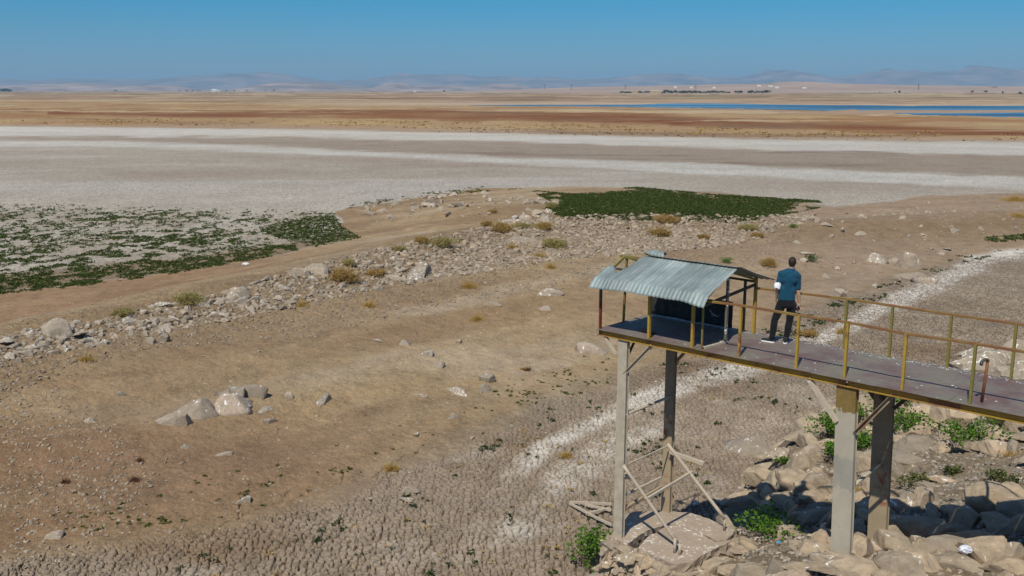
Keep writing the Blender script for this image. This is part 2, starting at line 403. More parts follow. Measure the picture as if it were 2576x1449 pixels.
    crust = np.clip(zone(CR, 13)*(.85+.35*sst(900, 780, py)+n3*1.0+n5*1.0-.45*sst(1080, 1250, py))+zone(CR2, 30)*(.3+n3*1.4+n5*.8)+mud*sst(.08, .3, n3)*.18, 0, 1)
    # embankment soil
    em = sst(-.4, .8, dE+n3*1.5)
    c = lay(c, A(142, 126, 106), em); crust = crust*(1-em)
    c = lay(c, A(158, 146, 130), em*sst(.0, .2, n3)*.8)
    far_crack = np.maximum(wf*sst(340, 130, Y), mud*(1-em)*sst(34, 44, Y)*.9); tile_m = mud*(1-em)
    c = np.clip(c*(1+n3*.12)[:, None]*np.where((fp < .5) & (wf < .5), 1., 0.)[:, None]*np.array([[.97, .955, .90]])+c*np.where((fp < .5) & (wf < .5), 0., 1.)[:, None]*np.array([[1., 1., .975]]), 0, 1)
    grit = np.clip(em*.9+np.exp(-((dC+2)/5)**2)*.9*(1-wf)+(1-wf)*(1-mud)*(.25+n1*.9), 0, 1)*(1-fp)
    return c, crust, far_crack, tile_m, grit, fp
CRK = [[(500,1362),(560,1315),(620,1290),(700,1262),(770,1240)],[(700,1250),(760,1225),(850,1212),(930,1200),(985,1165),(1040,1140),(1062,1130)],[(860,1215),(868,1190)],[(245,1300),(262,1290),(300,1275)],[(600,1300),(612,1262),(640,1240)],[(1740,900),(1790,885)]]
def build_land():
    ys = np.concatenate([[227.93, 228.1, 228.3, 228.7, 229.2, 229.8, 230.5, 231.3, 232.2, 233.2], np.arange(234, 330, 1.0), np.arange(330, 620, 1.3), np.arange(620, 1500, 1.15), np.arange(1500, 1800, 8)])
    dist = (CAMZ-LZ)/np.tan(PIT+np.arctan((ys-724.5)/F_)); rows = np.concatenate([dist, np.arange(dist[-1]-.6, -26, -1.5)])
    us = np.concatenate([np.linspace(-4, -.60, 60)[:-1], np.linspace(-.60, .60, 1560), np.linspace(.60, 4, 60)[1:]])
    dep = np.maximum(rows*math.cos(PIT)+CAMZ*math.sin(PIT), 9)
    Yg = np.repeat(rows[:, None], len(us), 1); Xg = us[None]*dep[:, None]
    X = Xg.ravel(); Y = Yg.ravel(); Z = height(X, Y)
    col, crust, fc, tm, grit, fp = colours(X, Y, Z)
    # cracked mud: every tile is real relief
    wob = (fbm(X*2.2, Y*2.2, 5, 2)-.5)*.9
    big = sst(30, 24, Y)*sst(12, 4, X)
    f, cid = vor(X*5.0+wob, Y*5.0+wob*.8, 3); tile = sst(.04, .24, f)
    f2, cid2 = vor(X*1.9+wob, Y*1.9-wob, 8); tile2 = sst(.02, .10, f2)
    amp = tm*sst(80, 44, Y)
    rough = sst(.47, .6, fbm(X/3.5, Y/3.5, 15, 3))*.7+big*.6
    Z = Z + amp*(-(1-tile)*(.075+.05*rough)-(1-tile2)*.10+(cid-.5)*.05*rough+(fbm(X*5, Y*5, 19, 3)-.5)*.05*rough)
    # long drying cracks along the lower shore
    for ln in CRK:
        lw = [tuple(gp(x, y)[:2]) for x, y in ln]; jx = (fbm(X*2, Y*2, 61, 3)-.5)*.35; jy = (fbm(X*2, Y*2, 67, 3)-.5)*.35
        sel = (np.abs(X-lw[0][0]) < 16) & (np.abs(Y-lw[0][1]) < 14)
        d = np.full(len(X), 9.); d[sel] = np.abs(sdl((X+jx)[sel], (Y+jy)[sel], lw)); Z = Z-.09*sst(.05, .015, d)
    # small lumps of the stony slopes and of the far scrub
    Z = Z + (.25+grit)*(1-tm)*sst(90, 45, Y)*(fbm(X*5, Y*5, 29, 3)-.5)*.12
    Z = Z + fp*sst(310, 370, Y)*sst(1500, 700, Y)*((fbm(X/5, Y/5, 33, 3)-.45)*.8+(fbm(X/40, Y/40, 35, 3)-.5)*1.2)
    pxx, pyy = proj(X, Y, Z*0+LZ)
    wm = sst(-2.2, -.4, sdp(pxx, pyy, W1)); spit = np.maximum(sst(-1, 1.0, sdp(pxx, pyy, SPIT)), 0)
    Z = Z*(1-wm)+(LZ-.12)*wm+spit*.5+sst(-14, -2, sdp(pxx, pyy, W1))*(1-wm)*.25
    nr, nc = len(rows), len(us)
    i = np.arange(nr*nc).reshape(nr, nc)
    # rows run from far to near
    Fc = np.stack([i[1:, :-1], i[1:, 1:], i[:-1, 1:], i[:-1, :-1]], -1).reshape(-1, 4)
    m, n, b = newmat('dry_lakebed')
    def attr(nm, out='Fac'): return node(n, 'ShaderNodeAttribute', attribute_name=nm).outputs[out]
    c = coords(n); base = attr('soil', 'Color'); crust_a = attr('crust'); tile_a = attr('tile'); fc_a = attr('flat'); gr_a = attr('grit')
    nA = noise(n, 9, 5, .75, c); nB = noise(n, 1.3, 6, .65, c); nC = noise(n, 30, 3, .6, c); nD = noise(n, .16, 6, .7, c)
    k = math_(n, 'ADD', math_(n, 'MULTIPLY', nA, .5), math_(n, 'ADD', math_(n, 'MULTIPLY', nB, .45), math_(n, 'MULTIPLY', nC, .35)))
    base = mix(n, 1, base, ramp(n, k, [(.47, .50), (.62, 1.0), (.80, 1.38)]), 'MULTIPLY')
    base = mix(n, 1, base, ramp(n, nD, [(.3, .88), (.7, 1.10)]), 'MULTIPLY')
    # grit: pale and dark small stones in the soil
    v = node(n, 'ShaderNodeTexVoronoi', i_Scale=11.); n.links.new(c, v.inputs['Vector'])
    sx = node(n, 'ShaderNodeSeparateColor'); n.links.new(v.outputs['Color'], sx.inputs[0])
    spot = math_(n, 'MULTIPLY', math_(n, 'LESS_THAN', v.outputs['Distance'], .34), math_(n, 'GREATER_THAN', sx.outputs[0], .62))
    base = mix(n, math_(n, 'MULTIPLY', math_(n, 'MULTIPLY', spot, gr_a), .85), base, ramp(n, sx.outputs[1], [(0, (.12, .09, .07)), (.5, (.27, .2, .145)), (.93, (.42, .35, .28)), (1, (.8, .75, .7))]))
    # the plates are pale dried silt, the colour turns darker brown in the cracks between them
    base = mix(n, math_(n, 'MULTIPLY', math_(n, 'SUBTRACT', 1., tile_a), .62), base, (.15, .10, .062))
    # salt crust lies on the tops of the mud tiles only
    ck = math_(n, 'MULTIPLY', math_(n, 'MULTIPLY', crust_a, tile_a), ramp(n, nB, [(.25, .45), (.6, 1.)]))
    base = mix(n, ck, base, (.64, .59, .52))
    vf = node(n, 'ShaderNodeTexVoronoi', i_Scale=2.1, feature='DISTANCE_TO_EDGE'); n.links.new(c, vf.inputs['Vector'])
    edge = ramp(n, vf.outputs['Distance'], [(.02, 1.), (.11, 0.)])
    base = mix(n, math_(n, 'MULTIPLY', math_(n, 'MULTIPLY', edge, fc_a), .55), base, (.20, .16, .125))
    n.links.new(base, b.inputs['Base Color']); b.inputs['Roughness'].default_value = .95; b.inputs['Specular IOR Level'].default_value = .12
    hh = math_(n, 'ADD', math_(n, 'MULTIPLY', nA, .6), math_(n, 'SUBTRACT', math_(n, 'MULTIPLY', nC, .25), math_(n, 'MULTIPLY', math_(n, 'MULTIPLY', edge, fc_a), .6)))
    hh = math_(n, 'ADD', hh, math_(n, 'MULTIPLY', math_(n, 'MULTIPLY', spot, gr_a), .5))
    bump(n, b, hh, .9, .09)
    o = mesh_np('ground', np.stack([X, Y, Z], -1), Fc, m, smooth=True)
    me = o.data
    ca = me.attributes.new('soil', 'FLOAT_COLOR', 'POINT'); ca.data.foreach_set('color', np.concatenate([col, np.ones((len(col), 1))], 1).astype(np.float32).ravel())
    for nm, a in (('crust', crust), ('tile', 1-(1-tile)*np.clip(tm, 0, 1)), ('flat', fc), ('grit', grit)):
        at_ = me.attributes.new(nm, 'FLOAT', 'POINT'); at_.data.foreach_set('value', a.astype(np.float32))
    tag(o, kind='structure')
    return o
build_land()
# the water left in the far basin: sheets a few centimetres above the bed
m, n, b = newmat('lake_water'); c = coords(n)
mp = node(n, 'ShaderNodeMapping'); mp.inputs['Scale'].default_value = (.006, .02, 1); n.links.new(c, mp.inputs[0])
wn = noise(n, 1.0, 4, .6, mp.outputs[0])
n.links.new(ramp(n, wn, [(.35, (.03, .075, .12)), (.7, (.10, .18, .24))]), b.inputs['Base Color'])
n.links.new(ramp(n, wn, [(.35, .35), (.65, .10)]), b.inputs['Roughness'])
b.inputs['IOR'].default_value = 1.33
mp2 = node(n, 'ShaderNodeMapping'); mp2.inputs['Scale'].default_value = (.5, 1.4, 1); n.links.new(c, mp2.inputs[0])
bump(n, b, noise(n, 1.2, 4, .7, mp2.outputs[0]), .5, .12)
def water_sheet(px, z):
    pts = [at(x, y, LZ+z) for x, y in px]; bm = bmesh.new(); vs = []
    Q = []
    for a, q in zip(pts, pts[1:]+pts[:1]):
        k = max(2, int(np.linalg.norm(q-a)/12))
        for i in range(k):
            p = a+(q-a)*i/k; d = (p[1]/600)
            p = p+np.array([(vn(p[0]/25, p[1]/30, 3)-.5)*14*d, (vn(p[0]/22, p[1]/40, 4)-.5)*26*d, 0]); Q.append(p)
    f = bm.faces.new([bm.verts.new(Vector((p[0], p[1], LZ+z))) for p in Q]); bmesh.ops.triangulate(bm, faces=[f])
    return bm
o = bm_obj('water', water_sheet(W1, .04), m); tag(o, kind='structure')
# ------------------------------------------------------------------ the steel walkway with its shelter
DZ = 5.4
OA = np.array([1.88, 20.85]); TH = R(-42.8)
SA = np.array([math.cos(TH), math.sin(TH)]); TB = np.array([-SA[1], SA[0]])
def L(s, t, z=0.):            # s along the walkway, t across it (0 near edge, 2.07 far edge), z above the deck
    p = OA+SA*s+TB*t; return Vector((p[0], p[1], DZ+z))
def on_t(px, t):
    r = ray(*px); k = (OA@TB+t)/(r[:2]@TB); return Vector(r*k+CO)
def on_s(px, s):
    r = ray(*px); k = (OA@SA+s)/(r[:2]@SA); return Vector(r*k+CO)
def paint(name, col, rust=(.12, .045, .02), amt=.5, scale=3, rough=.6, metal=0., white=0., low=None):
    """weathered paint: rust patches, chips, thin streaks; low = (height, colour) of another paint below that height"""
    m, n, b = newmat(name); c = node(n, 'ShaderNodeNewGeometry').outputs['Position']
    f1 = noise(n, scale, 7, .7, c, .3); f2 = noise(n, scale*5, 5, .7, c)
    base = mix(n, ramp(n, f2, [(.3, 0.), (.7, 1.)]), tuple(x*.78 for x in col), tuple(min(1, x*1.15) for x in col))
    if low:
        sp = node(n, 'ShaderNodeSeparateXYZ'); n.links.new(c, sp.inputs[0])
        z = math_(n, 'ADD', sp.outputs[2], math_(n, 'MULTIPLY', math_(n, 'SUBTRACT', f2, .5), .5))
        for h, lc in (low if isinstance(low, list) else [low]):
            g = math_(n, 'LESS_THAN', z, h)
            base = mix(n, g, base, mix(n, ramp(n, f1, [(.35, 0.), (.65, 1.)]), tuple(x*.82 for x in lc), lc))
    k = ramp(n, math_(n, 'ADD', math_(n, 'MULTIPLY', f1, .75), math_(n, 'MULTIPLY', f2, .25)), [(.66-.28*amt, 0.), (.72-.2*amt, 1.)])
    base = mix(n, k, base, mix(n, f2, rust, tuple(x*2.2 for x in rust)))
    if white:
        f3 = noise(n, 16, 2, .5, c); base = mix(n, ramp(n, f3, [(.76-.1*white, 0.), (.78-.1*white, 1.)]), base, (.8, .79, .76))
    n.links.new(base, b.inputs['Base Color']); b.inputs['Metallic'].default_value = metal
    n.links.new(ramp(n, f1, [(.3, rough-.1), (.7, min(1, rough+.25))]), b.inputs['Roughness'])
    bump(n, b, f2, .25, .004)
    return m
M_yel = paint('yellow_paint', (.38, .24, .03), amt=.5)
M_olive = paint('olive_paint', (.19, .16, .035), amt=.45)
M_beam = paint('beam_paint', (.36, .22, .03), amt=.6, scale=2.2)
M_rail = paint('rail_paint', (.24, .155, .035), rust=(.12, .05, .02), amt=.85, scale=1.6)
M_red = paint('red_primer', (.10, .085, .03), low=(DZ+.62, (.17, .028, .016)), amt=.3)
M_red2 = paint('rusty_pipe', (.20, .06, .025), amt=.7)
M_pale = paint('silted_steel', (.42, .36, .275), rust=(.20, .12, .06), amt=.10, scale=1.3, rough=.85)
M_palel = paint('silted_steel_yellow_top', (.20, .13, .035), rust=(.16, .09, .05), amt=.24, scale=2.0, rough=.8, low=[(DZ-.62, (.42, .37, .29)), (3.9, (.34, .31, .255)), (3.3, (.44, .385, .30))])
M_colr = paint('silted_steel_rusty', (.26, .20, .13), rust=(.14, .05, .025), amt=.46, scale=1.6, rough=.85, low=(3.1, (.38, .29, .18)))
M_strut = paint('silted_bar', (.46, .385, .29), rust=(.18, .09, .05), amt=.25, scale=5, rough=.85, white=.4)
M_white = paint('chipped_white_post', (.13, .12, .09), rust=(.07, .04, .03), amt=.4, scale=6, white=1.6)
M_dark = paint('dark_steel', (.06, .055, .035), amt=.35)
wk = empty('steel_walkway', L(7, 1, -3), 'rusty yellow steel walkway on tall columns with railings and a tin-roofed shelter at its end', 'walkway')
WL = wk.location.copy()
def K(o): return local(o, WL)
# deck plates
m, n, b = newmat('deck_plate_paint'); c = node(n, 'ShaderNodeNewGeometry').outputs['Position']
oi = node(n, 'ShaderNodeObjectInfo').outputs['Random']
f1 = noise(n, 1.1, 5, .6, c, .4); f2 = noise(n, 7, 6, .7, c); f3 = noise(n, 2.6, 5, .7, c)
base = ramp(n, math_(n, 'ADD', math_(n, 'MULTIPLY', f1, .8), math_(n, 'MULTIPLY', oi, .2)), [(.34, (.20, .185, .13)), (.47, (.195, .155, .13)), (.58, (.155, .095, .085)), (.74, (.24, .10, .06))])
base = mix(n, ramp(n, f3, [(.48, 0.), (.75, .7)]), base, (.19, .175, .14))
base = mix(n, ramp(n, f2, [(.3, .35), (.7, 0.)]), base, (.08, .06, .05))
vv = node(n, 'ShaderNodeTexVoronoi', i_Scale=9.); n.links.new(c, vv.inputs['Vector'])
sx = node(n, 'ShaderNodeSeparateColor'); n.links.new(vv.outputs['Color'], sx.inputs[0])
wsp = math_(n, 'MULTIPLY', math_(n, 'LESS_THAN', vv.outputs['Distance'], math_(n, 'MULTIPLY', sx.outputs[1], .2)), math_(n, 'GREATER_THAN', sx.outputs[0], .72))
# droppings are thickest along the far edge, under the far handrail
geo = node(n, 'ShaderNodeVectorMath', operation='DOT_PRODUCT'); n.links.new(c, geo.inputs[0]); geo.inputs[1].default_value = (TB[0], TB[1], 0)
tt = math_(n, 'SUBTRACT', geo.outputs['Value'], float(OA@TB))
wd = math_(n, 'MULTIPLY', math_(n, 'GREATER_THAN', noise(n, 26, 2, .5, c), .63), math_(n, 'GREATER_THAN', tt, 1.86))
base = mix(n, math_(n, 'MULTIPLY', math_(n, 'MAXIMUM', wsp, wd), .9), base, (.75, .74, .70))
n.links.new(base, b.inputs['Base Color']); n.links.new(ramp(n, f2, [(.3, .45), (.7, .8)]), b.inputs['Roughness']); bump(n, b, math_(n, 'ADD', f3, f2), .35, .01)
M_deck = m
s = -.04; k = 0
while s < 14:
    e = s+1.245
    nx, ny = 8, 10; V = []; 
    for iz, zz in enumerate((0, -.006)):
        for j in range(ny+1):
            for i in range(nx+1):
                p = L(s+.003+(e-s-.006)*i/nx, -.03+2.11*j/ny, zz+.006*(vn(np.array(s*3+i*.4), np.array(j*.5), 2)-.5)+(.004 if k % 2 else 0)); V.append(p)
    g = lambda i, j, l: l*(nx+1)*(ny+1)+j*(nx+1)+i
    Q = [(g(i, j, 0), g(i+1, j, 0), g(i+1, j+1, 0), g(i, j+1, 0)) for j in range(ny) for i in range(nx)]+[(g(i, j, 1), g(i, j+1, 1), g(i+1, j+1, 1), g(i+1, j, 1)) for j in range(ny) for i in range(nx)]
    for i in range(nx): Q += [(g(i, 0, 1), g(i+1, 0, 1), g(i+1, 0, 0), g(i, 0, 0)), (g(i, ny, 0), g(i+1, ny, 0), g(i+1, ny, 1), g(i, ny, 1))]
    for j in range(ny): Q += [(g(0, j, 0), g(0, j+1, 0), g(0, j+1, 1), g(0, j, 1)), (g(nx, j, 1), g(nx, j+1, 1), g(nx, j+1, 0), g(nx, j, 0))]
    K(mesh_np('deck_plate', V, Q, M_deck, wk)); s = e; k += 1
# edge beams (channels opening outwards), cross joists
for t, side in ((.045, -1), (2.02, 1)):
    for s0, s1 in ((-.04, 5.60), (5.63, 14)):
        bm = bmesh.new()
        e0, e1 = (s1, s0) if side == -1 else (s0, s1)
        bar(bm, L(e0, t, -.012-.065), L(e1, t, -.012-.065), .08, .13, prof='U', t=.012)
        o = bm_obj('edge_beam', bm, M_beam, wk); K(o)
for s in np.arange(.6, 14, 1.22): K(bar_obj('joist', L(s, .09, -.07), L(s, 1.97, -.07), .05, .1, M_dark, wk, prof='U', t=.01))
K(bar_obj('end_joist', L(-.01, .09, -.07), L(-.01, 1.97, -.07), .05, .12, M_red2, wk, prof='U', t=.01))
# railing
RH = 1.03
def post(s, t, h, mat, w=.062, name='railing_post', dx=0, ds=0):
    return K(bar_obj(name, L(s, t, .002), L(s+ds, t+dx, h), w, w*.72, mat, wk, up=(SA[0], SA[1], 0), bev=.003))
for s, dx in ((3.41, .02), (4.62, 0), (5.56, .01), (6.61, .0), (7.74, .015), (8.9, 0), (10.05, .02), (11.2, 0), (12.4, 0), (13.5, 0)): post(s, .075, RH-.02, M_yel if s not in (7.74,) else M_olive, dx=dx)
for s in (4.66, 5.58, 6.68, 7.80, 8.95, 10.1, 11.25, 12.4, 13.5): post(s, 2.035, RH-.02, M_olive)
def rail(t, s0, pts, name='handrail'):
    bm = bmesh.new()
    for a, q in zip(pts[:-1], pts[1:]): bar(bm, L(a[0], t+a[2], a[1]), L(q[0], t+q[2], q[1]), .045, .045, bev=.004)
    K(bm_obj(name, bm, M_rail, wk))
rail(.075, 2.4, [(2.36, .985, 0), (3.4, 1.02, .01), (4.62, 1.015, 0), (5.57, 1.03, .01)]); rail(.075, 0, [(5.575, 1.03, .01), (6.6, 1.0, 0), (7.74, 1.02, .012), (8.9, 1.02, 0), (14, 1.02, 0)])
rail(2.035, 0, [(2.66, .99, -.1), (4.66, 1.025, 0), (6.68, 1.02, .0), (8.95, 1.03, 0), (14, 1.03, 0)])
o = K(bar_obj('hooked_pipe', L(7.86, .28, .004), L(7.9, .26, .74), .05, .05, M_red2, wk, prof='tube'))
bm = bmesh.new()
for a, q in (((7.9, .26, .73), (7.88, .2, .76)), ((7.88, .2, .76), (7.84, .14, .72)), ((7.84, .14, .72), (7.85, .1, .68))): bar(bm, L(*a), L(*q), .055, .055, prof='tube')
h = bm_obj('hook', bm, M_dark, o); h.matrix_parent_inverse = Matrix.Identity(4)
# ---- shelter: posts, beams, roof, side panel
post(-.0, .07, 1.06, M_red, name='roof_post'); post(0, .92, 1.47, M_olive, name='roof_post', ds=.03, dx=.03, w=.055); post(0, 1.98, 1.12, M_olive, name='roof_post')
post(1.29, .065, 1.06, M_yel, name='roof_post', w=.07); post(2.36, .05, 1.04, M_yel, name='roof_post', w=.07)
post(2.58, .06, 1.04, M_olive, name='roof_post', w=.042); post(2.68, .80, 1.48, M_white, name='roof_post', w=.062); post(2.42, 1.97, 1.14, M_dark, name='roof_post', w=.06)
post(2.66, 1.99, 1.2, M_yel, name='roof_post', w=.075)
def beam(name, a, b, w=.045, mat=None): return K(bar_obj(name, L(*a), L(*b), w, w, mat or M_olive, wk, prof='L', t=.008))
beam('ridge_beam', (-.12, .92, 1.485), (2.72, .84, 1.505), .055)
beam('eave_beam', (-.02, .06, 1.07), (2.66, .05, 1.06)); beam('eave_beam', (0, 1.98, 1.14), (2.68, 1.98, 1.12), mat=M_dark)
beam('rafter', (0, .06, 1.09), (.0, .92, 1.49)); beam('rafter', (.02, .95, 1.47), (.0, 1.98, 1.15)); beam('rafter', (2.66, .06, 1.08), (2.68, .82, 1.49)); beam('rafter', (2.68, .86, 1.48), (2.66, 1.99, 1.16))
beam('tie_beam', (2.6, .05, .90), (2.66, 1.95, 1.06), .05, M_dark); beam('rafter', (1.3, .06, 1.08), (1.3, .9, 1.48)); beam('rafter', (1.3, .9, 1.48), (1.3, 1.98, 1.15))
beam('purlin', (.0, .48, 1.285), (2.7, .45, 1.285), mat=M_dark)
beam('threshold_bar', (2.62, .06, .03), (2.7, .82, .03), .05, M_strut)
# corrugated sheets
m, n, b = newmat('galvanised_sheet'); c = coords(n, 'Object'); gp_ = node(n, 'ShaderNodeNewGeometry').outputs['Position']
mp = node(n, 'ShaderNodeMapping'); mp.inputs['Rotation'].default_value = (0, 0, -TH); mp.inputs['Scale'].default_value = (1, 1, 1); n.links.new(gp_, mp.inputs[0])
mp2 = node(n, 'ShaderNodeMapping'); mp2.inputs['Scale'].default_value = (7, .8, .8); n.links.new(mp.outputs[0], mp2.inputs[0])
fa = noise(n, 1.2, 5, .65, mp2.outputs[0]); fb = noise(n, 2.2, 5, .65, gp_); fc_ = noise(n, 22, 3, .6, gp_)
base = ramp(n, math_(n, 'ADD', math_(n, 'MULTIPLY', fa, .6), math_(n, 'MULTIPLY', fb, .4)), [(.33, (.16, .205, .205)), (.5, (.235, .285, .28)), (.68, (.37, .41, .395))])
sx_ = node(n, 'ShaderNodeSeparateXYZ'); n.links.new(mp.outputs[0], sx_.inputs[0]); fl = math_(n, 'FLOOR', math_(n, 'DIVIDE', sx_.outputs[0], .74)); wn_ = node(n, 'ShaderNodeTexWhiteNoise', noise_dimensions='1D'); n.links.new(fl, wn_.inputs['W'])
base = mix(n, 1, base, ramp(n, wn_.outputs['Value'], [(0, .80), (1, 1.16)]), 'MULTIPLY')
base = mix(n, ramp(n, fc_, [(.70, 0.), (.74, .7)]), base, (.7, .7, .68))
base = mix(n, ramp(n, noise(n, 5, 5, .7, gp_), [(.66, 0.), (.75, .6)]), base, (.22, .15, .10))
n.links.new(base, b.inputs['Base Color']); b.inputs['Metallic'].default_value = .15; n.links.new(ramp(n, fb, [(.3, .5), (.7, .75)]), b.inputs['Roughness'])
bump(n, b, fb, .25, .01); M_tin = m
def sheet(name, prof, s0, s1, keep, pitch=.098, amp=.0085, wave=None):
    """prof: [(t,z)...] across the sheet; corrugations run across; keep(s,t)->bool"""
    ns = int((s1-s0)/pitch*10)+1; P = []
    for (a, q) in zip(prof[:-1], prof[1:]):
        k = max(2, int(math.hypot(q[0]-a[0], q[1]-a[1])/.05)); P += [(a[0]+(q[0]-a[0])*i/k, a[1]+(q[1]-a[1])*i/k) for i in range(k)]
    P.append(prof[-1]); nv = len(P); V = []; T = []
    for j, (t, z) in enumerate(P):
        for i in range(ns):
            s = s0+(s1-s0)*i/(ns-1); ds, dt, dz = (wave(s, t) if wave else (0, 0, 0))
            cz = amp*math.sin(2*math.pi*s/pitch)*(.35+.65*float(sst(0, .25, abs(t-.9))))
            V.append(L(s+ds, t+dt-(cz*.35), z+dz+cz)); T.append((s, t))
    Q = []
    for j in range(nv-1):
        for i in range(ns-1):
            sm = (T[j*ns+i][0]+T[j*ns+i+1][0])/2; tm = (T[j*ns+i][1]+T[(j+1)*ns+i][1])/2
            if keep(sm, tm): Q.append((j*ns+i, j*ns+i+1, (j+1)*ns+i+1, (j+1)*ns+i))
    o = mesh_np(name, V, Q, M_tin, wk, smooth=True)
    md = o.modifiers.new('t', 'SOLIDIFY'); md.thickness = .002; md.offset = -1
    return K(o)
nz = lambda x, y, q: float(vn(np.array(float(x)), np.array(float(y)), q))-.5
def wv(s, t):
    a = (1-sst(-.3, .1, t)) if t < .1 else 0
    return (.02*nz(s*2, t*3, 5), -.03*a*nz(s*1.6, 0, 6), a*(.06*nz(s*2.1, 1, 7)+.05*nz(s*.9, 3, 8)-.06*sst(2.2, 2.8, s)+.03)+.012*nz(s*3, t*3, 9)-.03*sst(.5, 0, s)*sst(.2, -.3, t))
def keepf(s, t):
    if t > .33+.04*math.sin(s*23) and s < .46+.10*(t-.3)+.02*math.sin(t*31): return False
    if .27+.03*math.sin(t*40) < s < .43 and t > .14+.5*abs(s-.36): return False
    return True
sheet('roof_sheet', [(-.33, .965), (-.16, 1.165), (.3, 1.345), (.92, 1.565)], -.03, 2.83, keepf, wave=wv)
def wvb(s, t):
    e = sst(1.5, 2.15, t)
    return (.03*nz(s*2, t*2, 15)+.1*e*sst(2.2, 2.9, s), e*(.12*sst(2.5, 2.9, s)+.08*nz(s*2.5, 1, 16)), -e*(.07*nz(s*3, 2, 17)+.02)+.05*sst(.8, .5, s)*sst(1.0, .9, t)+.015*nz(s*3, t*4, 18))
sheet('roof_sheet', [(.86, 1.60), (.95, 1.59), (1.5, 1.40), (2.17, 1.17)], .5, 2.87, lambda s, t: not (t > 1.95+.1*math.sin(s*9) and s < 2.3) and not (s < .55 and t > 1.4), wave=wvb)
sheet('curled_sheet', [(.93, 1.60), (.98, 1.66), (1.08, 1.69), (1.22, 1.66), (1.4, 1.55)], .5, 1.05, lambda s, t: s < .95-.5*abs(t-.95), wave=lambda s, t: (.05*t, 0, .03*nz(s*8, t*8, 22)-.06*(s-.5)))
# dark sheeting hung along the far side
m, n, b = newmat('black_sheeting'); c = node(n, 'ShaderNodeNewGeometry').outputs['Position']
f = noise(n, 6, 5, .7, c); n.links.new(ramp(n, f, [(.35, (.012, .013, .012)), (.7, (.035, .035, .03))]), b.inputs['Base Color']); b.inputs['Roughness'].default_value = .75; bump(n, b, f, .4, .02)
M_blk = m
def wavy(name, s0, s1, t, z0, z1, mat):
    ns, nzv = 40, 10; V = []
    for j in range(nzv+1):
        for i in range(ns+1):
            s = s0+(s1-s0)*i/ns; V.append(L(s, t+.03*nz(s*4, j*.4, 31)+.012*math.sin(s*28), z0+(z1-z0)*j/nzv+(.04*nz(s*3, 5, 33) if j == nzv else .015*nz(s*6, 4, 34))))
    Q = [(j*(ns+1)+i, j*(ns+1)+i+1, (j+1)*(ns+1)+i+1, (j+1)*(ns+1)+i) for j in range(nzv) for i in range(ns)]
    o = mesh_np(name, V, Q, mat, wk, smooth=True); md = o.modifiers.new('t', 'SOLIDIFY'); md.thickness = .006; return K(o)
wavy('side_panel', .03, 2.17, 1.93, .03, .60, M_blk)
bm = bmesh.new()
for a, q in zip([(1.62, .36), (1.68, .30), (1.74, .28), (1.80, .24)], [(1.68, .30), (1.74, .28), (1.80, .24), (1.86, .27)]): bar(bm, L(a[0], 1.895, a[1]), L(q[0], 1.89, q[1]), .018, .012, bev=0)
for a, q in zip([(1.78, .28), (1.72, .25)], [(1.72, .25), (1.66, .26)]): bar(bm, L(a[0], 1.89, a[1]), L(q[0], 1.885, q[1]), .015, .01, bev=0)
K(bm_obj('torn_strap', bm, simple('grey_strap', (.45, .44, .42)), wk))
# ---- columns
def column(s, t, zb, w, d, mat, lean=(0, 0)):
    a = L(s, t); a.z = zb; q = L(s, t, -.145); a.x += lean[0]; a.y += lean[1]
    bm = bmesh.new(); sg = 1
    u = Vector((TB[0], TB[1], 0))
    for off in (-d/2+.006, d/2-.006):       # two flange plates, a web between them: an H section seen face on
        bar(bm, a+u*off, q+u*off, w, .012, up=(TB[0], TB[1], 0), bev=.002)
    bar(bm, a, q, .010, d-.026, up=(TB[0], TB[1], 0), bev=0)
    for e in (-1, 1):
        uu = Vector((SA[0], SA[1], 0))*e*(w/2-.02); bar(bm, a+uu, q+uu, .008, d-.026, up=(TB[0], TB[1], 0), bev=0)
    o = K(bm_obj('column', bm, mat, wk))
    bm = bmesh.new(); bar(bm, q+Vector((0, 0, -.0)), q+Vector((0, 0, .012)), w*1.25, d*1.6, up=(TB[0], TB[1], 0), bev=0)
    c_ = bm_obj('cap_plate', bm, M_beam, o); c_.matrix_parent_inverse = Matrix.Identity(4)
    return o
column(.63, .10, .55, .235, .11, M_pale, lean=(-.02, 0)); column(.63, 1.95, .45, .235, .12, M_colr)
column(5.62, .12, 1.3, .37, .14, M_palel, lean=(.12, 0)); column(5.56, 1.97, .9, .37, .14, M_colr, lean=(.12, 0))
def brace(a, b, w=.06, mat=None, name='knee_brace', prof='L'): return K(bar_obj(name, a, b, w, w, mat or M_strut, wk, prof=prof, t=.012))
tn = .06
brace(on_t(Z1(400, 925), tn), on_t(Z1(500, 1095), tn)); brace(on_t(Z1(840, 1010), tn), on_t(Z1(578, 1280), tn), .065)
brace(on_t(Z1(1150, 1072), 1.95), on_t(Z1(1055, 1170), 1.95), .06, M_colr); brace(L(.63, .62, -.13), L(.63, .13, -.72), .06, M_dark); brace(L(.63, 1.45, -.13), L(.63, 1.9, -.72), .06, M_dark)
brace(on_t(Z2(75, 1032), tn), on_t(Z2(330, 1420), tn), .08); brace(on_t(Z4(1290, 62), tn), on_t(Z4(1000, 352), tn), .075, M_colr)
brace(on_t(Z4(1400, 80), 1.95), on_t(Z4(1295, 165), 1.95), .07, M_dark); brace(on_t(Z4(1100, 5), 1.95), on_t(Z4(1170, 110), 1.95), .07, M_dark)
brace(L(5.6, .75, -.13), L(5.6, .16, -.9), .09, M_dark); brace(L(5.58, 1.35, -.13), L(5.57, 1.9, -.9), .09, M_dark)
brace(on_s(Z4(990, 752), 5.6), on_s(Z4(1200, 580), 5.6), .075, M_strut, 'cross_tube', 'tube')
